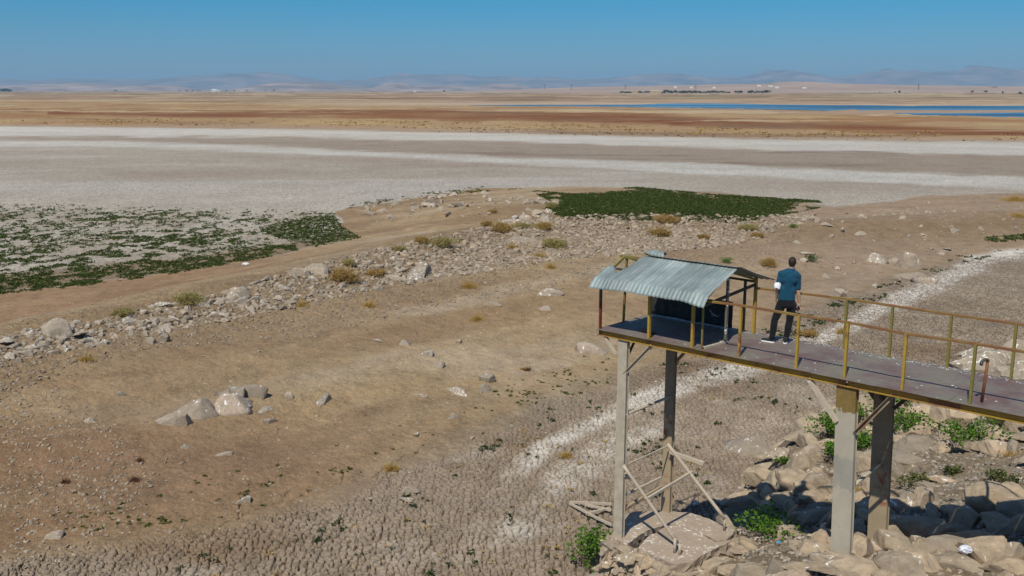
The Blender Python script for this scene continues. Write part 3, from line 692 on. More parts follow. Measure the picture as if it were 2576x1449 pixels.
brace(on_s(Z3(540, 287), .7), on_s(Z3(868, 155), .7), .065, M_strut, 'cross_tube', 'tube'); brace(on_s(Z3(530, 657), .72), on_s(Z3(845, 515), .72), .03, M_strut, 'cross_bar')
brace(on_s(Z3(520, 875), .68), on_s(Z3(800, 740), .68), .05, M_strut, 'cross_bar'); brace(on_s(Z3(520, 975), .68), on_s(Z3(800, 808), .68), .08, M_colr, 'cross_bar')
SZ = .74       # top of the concrete slab
gz = lambda px, z: Vector(at(px[0], px[1], z))
a1 = on_s(Z3(527, 650), .85); b1 = gz(Z3(898, 1180), SZ+.25); a2 = on_s(Z3(846, 495), .85); b2 = gz(Z3(1257, 1032), SZ+.28)
brace(a1, b1+(b1-a1)*.06, .075, M_strut, 'strut', 'tube'); brace(a2, b2, .08, M_strut, 'strut', 'tube')
q1 = a1.lerp(b1, .46); q2 = a2.lerp(b2, .40); d = (q2-q1)
brace(q1-d*.03, q2+d*.06, .055, M_strut, 'strut_tie')
brace(on_t(Z3(868, 555), 1.9), on_t(Z3(1112, 640), 1.9), .08, M_strut, 'bracket', 'U'); brace(on_t(Z3(515, 703), .12), on_t(Z3(583, 740), .12), .08, M_strut, 'bracket', 'U')
for px in ((898, 1288), (934, 1300), (1256, 1118)):
    p = gz(Z3(*px), SZ-.02); q = p.copy(); q.z += .36 if px[0] != 934 else .26
    brace(p, q, .065, M_strut, 'slab_stub', 'tube')
# ---- things lying on the deck
bm = bmesh.new()
V = [L(.75, .42, .03), L(1.15, .34, .05), L(1.18, .52, .02), L(.8, .62, .015)]
f = bm.faces.new([bm.verts.new(v) for v in V]); r = bmesh.ops.extrude_face_region(bm, geom=[f])
for v in r['geom']:
    if isinstance(v, bmesh.types.BMVert): v.co.z += .02
bmesh.ops.subdivide_edges(bm, edges=bm.edges[:], cuts=2)
for v in bm.verts: v.co.z += random.uniform(-.008, .008)
tag(bm_obj('scrap_board', bm, paint('scrap_paint', (.16, .07, .05), amt=.4)), 'warped reddish scrap board lying on the shelter floor by the roofline shadow', 'scrap board')
# ---- the broken concrete slab
m, n, b = newmat('slab_concrete'); c = coords(n); f1 = noise(n, 1.6, 7, .7, c); f2 = noise(n, 9, 6, .7, c); f3 = noise(n, 13, 3, .6, c)
base = ramp(n, f1, [(.3, (.31, .235, .165)), (.7, (.43, .335, .245))])
base = mix(n, ramp(n, f2, [(.3, .4), (.6, 0.)]), base, (.24, .19, .14))
base = mix(n, ramp(n, math_(n, 'ADD', math_(n, 'MULTIPLY', f3, .6), math_(n, 'MULTIPLY', f1, .4)), [(.575, 0.), (.60, .85)]), base, (.72, .69, .64))
n.links.new(base, b.inputs['Base Color']); b.inputs['Roughness'].default_value = .92; bump(n, b, math_(n, 'ADD', f1, f2), .6, .02); M_slab = m
slab = empty('concrete_slab', Vector(at(*Z3(850, 1150), SZ-.2)), 'cracked dusty concrete slab under the tall steel legs, splashed with bird droppings', 'concrete slab')
def slab_piece(poly, z, th, nm='slab_block'):
    bm = bmesh.new(); pts = [gz(Z3(*p), z) for p in poly]; Q = []
    for a, q in zip(pts, pts[1:]+pts[:1]):
        k = max(1, int((q-a).length/.09))
        for i in range(k):
            p = a.lerp(q, i/k); Q.append(p+Vector((random.uniform(-.018, .018), random.uniform(-.018, .018), 0)))
    top = [bm.verts.new(p) for p in Q]; low = []; 
    prev = top
    for l in range(1, 4):
        ring = [bm.verts.new(p+Vector((random.uniform(-.025, .025), random.uniform(-.025, .025), -th*l/3+random.uniform(-.02, .02)))) for p in Q]
        for i in range(len(Q)): bm.faces.new((prev[i], prev[(i+1) % len(Q)], ring[(i+1) % len(Q)], ring[i]))
        prev = ring
    f = bm.faces.new(top); bmesh.ops.triangulate(bm, faces=[f])
    o = bm_obj(nm, bm, M_slab, slab); return local(o, slab.location)
slab_piece([(640, 1240), (700, 1170), (850, 1085), (935, 1090), (1060, 1135), (1200, 1205), (1300, 1190), (1300, 1200), (1090, 1300), (1040, 1345), (905, 1362), (860, 1350), (790, 1320), (720, 1290)], SZ, .26)
slab_piece([(430, 1165), (500, 1195), (560, 1215), (635, 1160), (700, 1120), (845, 1075), (935, 1080), (1065, 1128), (1200, 1197), (1270, 1190), (1335, 1120), (1180, 1050), (1010, 990), (890, 985), (790, 975), (600, 985), (515, 1025), (500, 1100)], SZ-.03, .3)
# ---- fallen angle-iron frame left of the slab
fr = empty('fallen_frame', Vector(at(*Z3(280, 1000), .2)), 'bent pale angle-iron frame fallen on the mud left of the concrete slab', 'metal frame')
zf = lambda x, y: (lambda p: Vector((p[0], p[1], p[2]+.12)))(gp(*Z3(x, y)))
for a, q in (((140, 943), (440, 957)), ((143, 953), (300, 1040)), ((290, 1035), (445, 1112)), ((255, 1032), (435, 985)), ((252, 962), (442, 1003))): local(bar_obj('angle_iron', zf(*a), zf(*q), .06, .06, M_strut, fr, prof='L', t=.01), fr.location)
p = zf(213, 945); local(bar_obj('angle_iron', p, p+Vector((0, 0, .33)), .05, .05, M_strut, fr, prof='L', t=.01), fr.location)
# ------------------------------------------------------------------ the man at the railing
Z7 = lambda x, y: (1886.7+.1910*x, 616.3+.1910*y)
foot = at(*Z7(385, 1292), DZ); vd = np.array([foot[0], foot[1]])/np.hypot(foot[0], foot[1])
def mp_(x, y, dy=0.):          # point on the upright plane through his feet that faces the camera, dy metres behind it
    r = ray(*Z7(x, y)); k = (foot[:2]@vd+dy)/(r[:2]@vd); return Vector(r*k+CO)
VD = Vector((vd[0], vd[1], 0)); RT = Vector((vd[1], -vd[0], 0))
man = empty('person', Vector((foot[0], foot[1], DZ)), 'man seen from behind in a teal polo shirt and black trousers, standing on the walkway', 'person')
PL = man.location.copy()
J = dict(neck=mp_(545, 318, .08), head=mp_(557, 232, .10), chest=mp_(522, 430, .06), belly=mp_(493, 590, .06), hip=mp_(478, 745, .05),
         lsh=mp_(412, 382, .05), lel=mp_(362, 560, .0), lwr=mp_(352, 700, .12), rsh=mp_(630, 415, .08), rel=mp_(634, 600, .08), rwr=mp_(648, 755, .12),
         lhip=mp_(410, 790, .05), lkn=mp_(325, 985, .02), lan=mp_(288, 1225, -.01), rhip=mp_(548, 790, .08), rkn=mp_(520, 1000, .10), ran=mp_(470, 1245, .04))
def fingers(w, hand_dir, side, curl, rot=0):
    """palm and five fingers as capsule chains hanging from the wrist"""
    out = []; hd = hand_dir.normalized(); sd_ = side.normalized(); nrm = hd.cross(sd_).normalized()
    pc = w+hd*.05
    out.append((w, .024, w+hd*.085, .030, (nrm, .55)))
    for i, (off, ln) in enumerate(((-.030, .068), (-.010, .076), (.011, .072), (.030, .058))):
        b0 = w+hd*.088+sd_*off; d1 = (hd*math.cos(curl)+nrm*math.sin(curl)); d2 = (hd*math.cos(curl*2.1)+nrm*math.sin(curl*2.1))
        m1 = b0+d1*ln*.5; out.append((b0, .0095, m1, .009)); out.append((m1, .009, m1+d2*ln*.5, .0075))
    t0 = w+hd*.03-sd_*.028; t1 = t0+(hd*.7-sd_*.65+nrm*.25).normalized()*.035; out.append((t0, .013, t1, .011)); out.append((t1, .0105, t1+(hd+nrm*.5).normalized()*.03, .0085))
    return out
m, n, b = newmat('skin'); f = noise(n, 30, 4, .6, coords(n)); n.links.new(ramp(n, f, [(.3, (.44, .25, .165)), (.7, (.54, .33, .225))]), b.inputs['Base Color']); b.inputs['Roughness'].default_value = .55
b.inputs['Subsurface Weight'].default_value = .05; M_skin = m
def cloth(name, col, sc=40, rough=.85):
    m, n, b = newmat(name); f = noise(n, sc, 4, .6, coords(n)); g = noise(n, 5, 4, .6, coords(n), .6)
    n.links.new(ramp(n, f, [(.3, tuple(x*.82 for x in col)), (.7, tuple(x*1.15 for x in col))]), b.inputs['Base Color']); b.inputs['Roughness'].default_value = rough
    b.inputs['Specular IOR Level'].default_value = .2; b.inputs['Sheen Weight'].default_value = .1; bump(n, b, math_(n, 'ADD', g, math_(n, 'MULTIPLY', f, .1)), .5, .03); return m
M_shirt = cloth('teal_cotton', (.006, .056, .100)); M_trou = cloth('black_cloth', (.007, .0075, .009))
up = Vector((0, 0, 1)); tw = VD
H = J['head']
torso = [(J['chest']-RT*.10+up*.05, .088, J['chest']+RT*.10+up*.05, .088, (tw, .95)), (J['chest']-RT*.07-up*.04, .10, J['chest']+RT*.07-up*.04, .10), (J['chest'], .12, J['belly'], .115, (tw, .9)),
         (J['belly']-RT*.055, .105, J['belly']+RT*.055, .105, (tw, .95)), (J['belly']-RT*.05, .10, J['hip']-RT*.06, .105), (J['belly']+RT*.05, .10, J['hip']+RT*.06, .105),
         (J['lsh'], .060, J['chest']+up*.10, .07), (J['rsh'], .060, J['chest']+up*.10, .07), (J['neck']-up*.03, .062, J['lsh']+up*.005, .045), (J['neck']-up*.03, .062, J['rsh']+up*.005, .045)]
headc = [(J['neck']-up*.05, .058, H-up*.04, .056), (H+up*.025-VD*.012, .088, H+up*.03+VD*.022, .086, (RT, .86)), (H-up*.03+VD*.02, .066, H-up*.062+VD*.045, .045, (RT, .9)),
         (H+VD*.092-up*.0, .014, H+VD*.103-up*.025, .013), (H-RT*.078-up*.01, .018, H-RT*.08+up*.02, .018, (RT, .45)), (H+RT*.078-up*.01, .018, H+RT*.08+up*.02, .018, (RT, .45)),
         (H+VD*.085-up*.052-RT*.015, .009, H+VD*.085-up*.052+RT*.015, .009)]
arms = [(J['lsh'], .048, J['lel'], .040), (J['lel'], .040, J['lwr'], .027), (J['rsh'], .050, J['rel'], .041), (J['rel'], .042, J['rel'].lerp(J['rwr'], .35), .043), (J['rel'].lerp(J['rwr'], .35), .042, J['rwr'], .027)]
legs = [(J['hip']-RT*.05, .10, J['lhip'], .090), (J['hip']+RT*.05, .10, J['rhip'], .090), (J['lhip'], .088, J['lkn'], .056), (J['lkn'], .056, J['lkn'].lerp(J['lan'], .35)-VD*.01, .057), (J['lkn'].lerp(J['lan'], .35), .056, J['lan'], .038),
        (J['rhip'], .088, J['rkn'], .056), (J['rkn'], .056, J['rkn'].lerp(J['ran'], .35)-VD*.01, .057), (J['rkn'].lerp(J['ran'], .35), .056, J['ran'], .038)]
hdL = (mp_(368, 790, .14)-J['lwr']); hdR = (mp_(652, 830, .14)-J['rwr'])
hands = fingers(J['rwr'], hdR, VD+RT*.3, .55)+fingers(J['lwr'], hdL, -VD*.6+RT*.2, .4)
local(remesh_blobs('body', torso[:6]+headc+arms+hands+legs+torso[6:], .0065, M_skin, man, smooth_it=2), PL)
inf = lambda caps, d: [(c[0], c[1]+d, c[2], c[3]+d)+tuple(c[4:]) for c in caps]
# shirt: torso and short sleeves, cut at hem and neck
lt = J['lsh'].lerp(J['lel'], .68); rt_ = J['rsh'].lerp(J['rel'], .80)
body_sh = remesh_blobs('shirt', inf(torso, .017)+[(J['belly']-RT*.04, .128, J['hip']-RT*.05+up*.03, .125, (tw, .9)), (J['belly']+RT*.04, .128, J['hip']+RT*.05+up*.03, .125, (tw, .9)), (J['neck']-up*.03, .070, J['neck']+up*.028, .066),
                   (J['lsh'], .068, lt, .062), (J['rsh'], .070, rt_, .064)], .009, M_shirt, man,
                   cuts=[(mp_(490, 722, 0), Vector((0, 0, -1))), (J['neck']+up*.012-VD*.0, Vector((0, 0, 1))+VD*.25)], smooth_it=14)
local(body_sh, PL)
bm = bmesh.new(); bmesh.ops.create_cone(bm, cap_ends=False, segments=24, radius1=.074, radius2=.066, depth=.035, matrix=Matrix.Translation(J['neck']+up*.0))
col_ = bm_obj('collar', bm, M_shirt, body_sh, True); md = col_.modifiers.new('t', 'SOLIDIFY'); md.thickness = .004; col_.matrix_parent_inverse = Matrix.Identity(4)
def trouser(legsx):
    e = [(J['lan']-up*.0, .062, J['lkn'].lerp(J['lan'], .3), .070), (J['lkn'], .074, J['lkn'].lerp(J['lan'], .5), .068), (J['ran'], .062, J['rkn'].lerp(J['ran'], .3), .070), (J['rkn'], .074, J['rkn'].lerp(J['ran'], .5), .068)]
    e += [(J['hip']-RT*.055+up*.03, .108, J['lhip'], .100), (J['hip']+RT*.055+up*.03, .108, J['rhip'], .100), (J['hip']-RT*.06-VD*.02, .104, J['hip']-RT*.06-up*.05-VD*.03, .100), (J['hip']+RT*.06-VD*.02, .104, J['hip']+RT*.06-up*.05-VD*.03, .100)]
    e += [(J['lan'].lerp(J['lkn'], f)+VD*.01*(-1)**i, .067, J['lan'].lerp(J['lkn'], f)+VD*.012*(-1)**i, .067, (up, .35)) for i, f in enumerate((.02, .09, .17, .55, .9))]
    e += [(J['ran'].lerp(J['rkn'], f)+VD*.01*(-1)**i, .067, J['ran'].lerp(J['rkn'], f)+VD*.012*(-1)**i, .067, (up, .35)) for i, f in enumerate((.02, .1, .19, .6, .92))]
    return inf(legs, .018)+e
local(remesh_blobs('trousers', trouser(1), .010, M_trou, man, cuts=[(J['hip']+up*.10, up), (Vector((0, 0, DZ+.05)), -up)], smooth_it=3), PL)
M_hair = simple('dark_hair', (.030, .018, .012), .6, .5, 60); 
hair = [(H+up*.030-VD*.025, .090, H+up*.032+VD*.02, .088, (RT, .88)), (H-up*.01-VD*.035, .070, H-up*.045-VD*.03, .055, (RT, 1.05)), (H+up*.05+VD*.05, .055, H+up*.055-VD*.02, .072)]
local(remesh_blobs('hair', hair, .008, M_hair, man, cuts=[(H-up*.060, -up)], smooth_it=1), PL)
M_shoe = cloth('black_canvas', (.022, .024, .028)); M_sole = simple('white_rubber', (.75, .74, .72), .5, .05, 20)
for heel, toe in ((mp_(296, 1262, -.02), mp_(190, 1268, .04)), (mp_(462, 1280, -.03), mp_(470, 1262, .20))):
    heel.z = toe.z = DZ+.05; d = (toe-heel).normalized(); side = up.cross(d)
    if (toe-heel).length < .2: toe = heel+d*.2
    o = remesh_blobs('shoe', [(heel, .043, heel+d*.08+up*.012, .044, (side, .85)), (heel+d*.08, .042, toe, .040, (up, .8)), (heel+up*.03, .038, heel+up*.06, .042)], .008, M_shoe, man, cuts=[(Vector((0, 0, DZ+.026)), -up)], smooth_it=2); local(o, PL)
    h2 = heel.copy(); t2 = toe.copy(); h2.z = t2.z = DZ+.016
    so = remesh_blobs('sole', [(h2, .047, t2, .046, (side, .98))], .007, M_sole, o, cuts=[(Vector((0, 0, DZ+.030)), up), (Vector((0, 0, DZ+.005)), -up)], smooth_it=1); so.matrix_parent_inverse = Matrix.Identity(4)
# black phone case in his right hand
pc = mp_(640, 832, .155); bm = bmesh.new(); M0 = Matrix.Translation(pc) @ Matrix.Rotation(R(35), 4, VD) @ Matrix.Rotation(math.atan2(vd[0], vd[1])*-1+R(25), 4, 'Z')
bmesh.ops.create_cube(bm, size=1, matrix=M0 @ Matrix.Diagonal((.078, .014, .125, 1))); bmesh.ops.bevel(bm, geom=bm.edges[:], offset=.005, segments=2, affect='EDGES')
ph = empty('phone', pc, 'dark folded phone case held low in the right hand of the man in teal', 'phone')
local(bm_obj('case', bm, simple('black_leather', (.035, .03, .045), .5, .2, 30), ph), pc)
bm = bmesh.new(); bmesh.ops.create_cube(bm, size=1, matrix=M0 @ Matrix.Translation((0, -.009, -.03)) @ Matrix.Diagonal((.066, .005, .03, 1))); local(bm_obj('strap', bm, simple('pink_trim', (.16, .05, .07), .6, .1, 10), ph), pc)
# white mask pushed up on the left elbow
e0 = J['lsh'].lerp(J['lel'], .72); V = []; Q = []
ax = (J['lel']-J['lsh']).normalized(); u_ = ax.cross(VD).normalized(); w_ = ax.cross(u_)
NA, NB = 26, 12
for j in range(NB):
    for i in range(NA):
        a = 2*math.pi*i/NA; bulge = .006+.022*max(0, math.cos(a-(math.pi if u_.dot(RT) > 0 else 0)))**.6*math.sin(math.pi*(j+.5)/NB)
        r = .052+bulge+.004*math.sin(a*9+j); p = e0+ax*(-.02+.125*j/(NB-1)+.008*math.sin(a*3))+u_*(r*math.cos(a))+w_*(r*math.sin(a)); V.append(p)
Q = [(j*NA+i, j*NA+(i+1) % NA, (j+1)*NA+(i+1) % NA, (j+1)*NA+i) for j in range(NB-1) for i in range(NA)]
o = mesh_np('face_mask', V, Q, simple('white_cloth', (.80, .81, .84), .9, .06, 20), None, True); md = o.modifiers.new('t', 'SOLIDIFY'); md.thickness = .003
tag(o, 'white cloth face mask worn around the left elbow of the man in teal', 'face mask')
# ------------------------------------------------------------------ stones
def ico(sub):
    bm = bmesh.new(); bmesh.ops.create_icosphere(bm, subdivisions=sub, radius=1)
    V = np.array([v.co[:] for v in bm.verts]); Fc = np.array([[v.index for v in f.verts] for f in bm.faces]); bm.free(); return V, Fc
I1, I2, I3, I4 = ico(1), ico(2), ico(4), ico(5)
def rock_v(base, seed, ang=1., flat=.6, n=11):
    """a stone as the common inside of random planes, edges rounded when ang is low, then roughened"""
    g = np.random.default_rng(seed); D = base/np.linalg.norm(base, axis=1)[:, None]
    N = g.normal(size=(n, 3)); N /= np.linalg.norm(N, axis=1)[:, None]; N[:, 2] = np.where(N[:, 2] < -.4, -N[:, 2], N[:, 2]); N = np.concatenate([N, [[0, 0, 1.], [0, 0, -1.]]])
    d = g.uniform(.70, 1.0, n+2); d[-2:] = flat
    q = np.clip(D@N.T, .05, None)/d[None]; p = 6+26*ang
    r = 1/(np.sum(q**p, 1)**(1/p))
    V = D*r[:, None]*np.array([1, g.uniform(.62, .95), 1])
    if len(V) > 50:
        k = 2.2
        x, y, z = V[:, 0]*k+seed, V[:, 1]*k, V[:, 2]*k
        nn = (vn(x+z*.7, y+z*.4, seed)-.5)*.10+(vn(x*2.6+z, y*2.6-z, seed+1)-.5)*.06+(vn(x*7+z*5, y*7-z*4, seed+2)-.5)*.03
        V = V*(1+nn)[:, None]
    return V
M_rk = rock_mat('ridge_stone', [(.29, .235, .175), (.40, .335, .26), (.24, .20, .155), (.44, .35, .265), (.33, .29, .23)], 1.0, 2.5)
M_rkw = rock_mat('ridge_pebble', [(.26, .20, .135), (.40, .325, .24), (.18, .14, .10), (.46, .37, .27), (.27, .215, .16), (.34, .28, .21)], .3, 2.5, world=True)
M_bd = rock_mat('shore_boulder', [(.44, .335, .22), (.33, .27, .195), (.47, .35, .23), (.27, .225, .17), (.50, .37, .25), (.35, .285, .20)], .7, 1.4)
M_grav = rock_mat('gravel', [(.14, .125, .11), (.28, .24, .20), (.50, .44, .36), (.09, .085, .08), (.42, .33, .24)], .0, 3., world=True)
RND = [mesh_np('stone_shape', rock_v(I3[0], 100+i, .3, .90, 12), I3[1], M_rk, smooth=True) for i in range(12)]
ANG = [mesh_np('boulder_shape', rock_v(I4[0], 200+i, 1.8, .80, 13), I4[1], M_bd, smooth=False) for i in range(14)]
ANG2 = [mesh_np('stone_shape', rock_v(I3[0], 300+i, 1.2, .85, 11), I3[1], M_rk, smooth=False) for i in range(12)]
for o in ANG: o.data.set_sharp_from_angle(angle=R(38)) if hasattr(o.data, 'set_sharp_from_angle') else None
PR, PA, PA2 = [o.data for o in RND], [o.data for o in ANG], [o.data for o in ANG2]
for o in RND+ANG+ANG2: bpy.data.objects.remove(o)
placed = []
def rock(name, me, x, y, r, label, cat, group=None, sz=(1, 1, 1), sink=.25, z=None, rot=None, tilt=.3):
    o = bpy.data.objects.new(name, me); C.objects.link(o)
    zz = float(height(np.array([x]), np.array([y]))[0]) if z is None else z
    o.location = (x, y, zz+r*sz[2]*(.62-sink))
    o.rotation_euler = rot or (random.uniform(-tilt, tilt), random.uniform(-tilt, tilt), random.uniform(0, 6.28))
    o.scale = (r*sz[0], r*sz[1], r*sz[2]); placed.append((x, y, r)); return tag(o, label, cat, group)
def rock_px(name, me, px, py, w, label, cat, sz=(1, 1, .8), rz=0, sink=.2, group=None, tilt=0, zadd=0):
    """a particular stone: centre of its footprint and its width, both in frame units"""
    p = gp(px, py); d = math.hypot(p[1], CAMZ-p[2]); r = w*d/F_/2
    a = -math.atan2(p[0], p[1])
    o = rock(name, me, p[0], p[1], r, label, cat, group, sz, sink, rot=(tilt, 0, a+rz)); o.location.z += zadd; return o
SG = 'single stones on the sandy shore'
for i, a in enumerate([
    (447, 1064, 70, 'ragged split boulder at the lower left end of the four-boulder cluster', PA2[3], (1, .6, .55), -.35),
    (505, 1035, 84, 'broad rounded boulder second from the left in the boulder cluster on the sand', PR[2], (1, .75, .62), .3),
    (575, 1022, 80, 'largest domed boulder with white droppings in the front of the boulder cluster', PR[5], (1, .8, .68), 0),
    (597, 992, 52, 'craggy dark boulder wedged behind the domed one in the boulder cluster', PA2[6], (1, .8, .6), -.4),
    (650, 993, 70, 'long smooth boulder at the right end of the boulder cluster', PR[7], (1, .65, .6), -.3),
    (726, 998, 26, 'small round stone just right of the boulder cluster', PR[1], (1, .8, .7), 0),
    (672, 1063, 26, 'small pale stone below the right end of the boulder cluster', PA2[1], (1, .8, .6), 0),
    (670, 1028, 28, 'small flat stone beside the right end of the boulder cluster', PR[9], (1, .8, .4), 0),
    (820, 1003, 24, 'lone angular stone with a dark side, right of the boulder cluster', PA2[2], (1, .8, .9), 0),
    (1080, 894, 26, 'dark-sided stone, upper one of a pair in mid sand', PR[3], (1, .8, .8), 0),
    (1110, 921, 24, 'rounded stone, lower one of a pair in mid sand', PR[4], (1, .8, .8), 0),
    (1227, 956, 46, 'oblong boulder capped with white droppings in mid sand', PR[6], (1, .7, .6), -.35),
    (1219, 981, 32, 'rounded boulder just below the white-capped oblong one', PR[8], (1, .8, .75), 0),
    (1155, 985, 52, 'half-buried pale slab of rock lying on the sand slope', PA2[5], (1, .5, .35), -1.0),
    (1067, 996, 26, 'narrow flat stone left of the half-buried slab', PA2[7], (1, .5, .3), -.8),
    (1478, 882, 60, 'half-buried boulder with a streaked top left of the tall front leg', PR[10], (1, .7, .55), -.2),
    (1381, 738, 52, 'low rounded rock with a bright white cap on the bare sand', PR[0], (1, .6, .4), 0),
    (1234, 765, 36, 'small white-streaked rock set low in the bare sand', PR[11], (1, .6, .35), 0),
    (1374, 778, 24, 'grey stone below the white-capped low rock', PR[2], (1, .7, .6), 0),
    (1016, 865, 20, 'small dark stone alone on the upper sand', PR[5], (1, .8, .8), 0),
    (948, 857, 18, 'flat dark stone left of the small dark one on the upper sand', PA2[8], (1, .8, .45), 0),
    (1155, 861, 18, 'small dark cobble above the pair of stones in mid sand', PR[6], (1, .8, .7), 0),
    (142, 838, 84, 'big boulder with white splashed top on the left part of the rubble ridge', PR[1], (1, .7, .62), 0),
    (378, 862, 28, 'pale blocky stone, left one of two under the rubble ridge', PA2[4], (1, .8, .8), 0),
    (415, 856, 28, 'pale blocky stone with a black side, right one of two under the rubble ridge', PA2[9], (1, .8, .9), 0),
    (768, 694, 26, 'upright block with white sides standing on the ridge', PA2[0], (1, .8, 1.1), 0),
    (1062, 686, 44, 'large tan block with a shadowed side in the middle of the rubble ridge', PA2[2], (1, .8, .95), .2),
    (600, 742, 44, 'rounded boulder beside the tall yellow-green bush on the ridge', PR[9], (1, .8, .75), 0),
    (805, 683, 50, 'sloping grey boulder between the upright block and the brown bush', PA2[11], (1, .7, .6), -.3),
    (1300, 604, 56, 'long dark horizontal slab of rock lying in the ridge', PA2[10], (1, .4, .28), 0),
    (622, 1261, 24, 'round pale stone alone on the lower sand by the long crack', PR[3], (1, .8, .9), 0),
    (135, 1345, 0, '', None, None, 0),
    (148, 1347, 34, 'pale stone with a green tuft beside it on the lower left sand', PR[4], (1, .8, .6), 0),
    (578, 1142, 20, 'small pale stone on the brown patch below the boulder cluster', PR[7], (1, .8, .6), 0),
    (466, 1125, 24, 'flat tan stone left of the brown patch below the boulder cluster', PR[8], (1, .8, .4), 0),
    (300, 993, 20, 'small white-topped cobble far left of the boulder cluster', PR[10], (1, .8, .7), 0),
    (228, 1058, 20, 'small dark cobble on the left sand below the white-topped one', PR[2], (1, .8, .7), 0),
    (1139, 1051, 22, 'white-topped cobble by the green sprouts of the lower shore', PR[0], (1, .8, .8), 0),
    (1049, 1095, 14, 'dark brown cobble by the green sprouts of the lower shore', PR[6], (1, .8, .8), 0),
    (1028, 1232, 32, 'flat pale stone at the upper edge of the cracked mud', PR[11], (1, .8, .5), 0),
    (1020, 1255, 30, 'thin reddish slab at the upper edge of the cracked mud', PA2[6], (1, .6, .25), 0),
    (1543, 1375, 0, '', None, None, 0),
    (2283, 672, 60, 'streaked boulder, largest of the group near the pale channel', PA2[3], (.8, .8, .9), -.8),
    (2200, 655, 36, 'rounded boulder at the left end of the group near the pale channel', PR[5], (1, .8, .8), 0),
    (2248, 662, 34, 'small dark boulder in the middle of the group near the pale channel', PR[1], (1, .8, .6), 0),
    (2312, 700, 44, 'long low boulder in front of the group near the pale channel', PA2[7], (1, .6, .5), -.6),
    (2345, 712, 30, 'rounded boulder at the lower right of the group near the pale channel', PR[7], (1, .7, .7), -.5),
    (2112, 742, 40, 'white-crowned rock on the sand just above the far handrail', PA2[9], (1, .7, .6), -.3),
    (1895, 1130, 84, 'white-streaked mud-coated boulder at the foot of the rocky bank', PR[2], (1, .7, .62), 0),
    (2165, 588, 22, 'lone pale oblong stone on the right-hand sand', PR[9], (1, .7, .5), 0),
    (1553, 1386, 36, 'grey rounded stone on the mud left of the leafy bush', PR[3], (1, .8, .6), 0)]):
    if not a[4]: continue
    rock_px('stone', a[4], a[0], a[1]+a[2]*.06, a[2]*.98, a[3], 'stone', sz=(a[5][0]*(.84 if i < 5 else 1), a[5][1]*(.9 if i < 5 else 1), a[5][2]*1.14), rz=a[6], sink=.1)
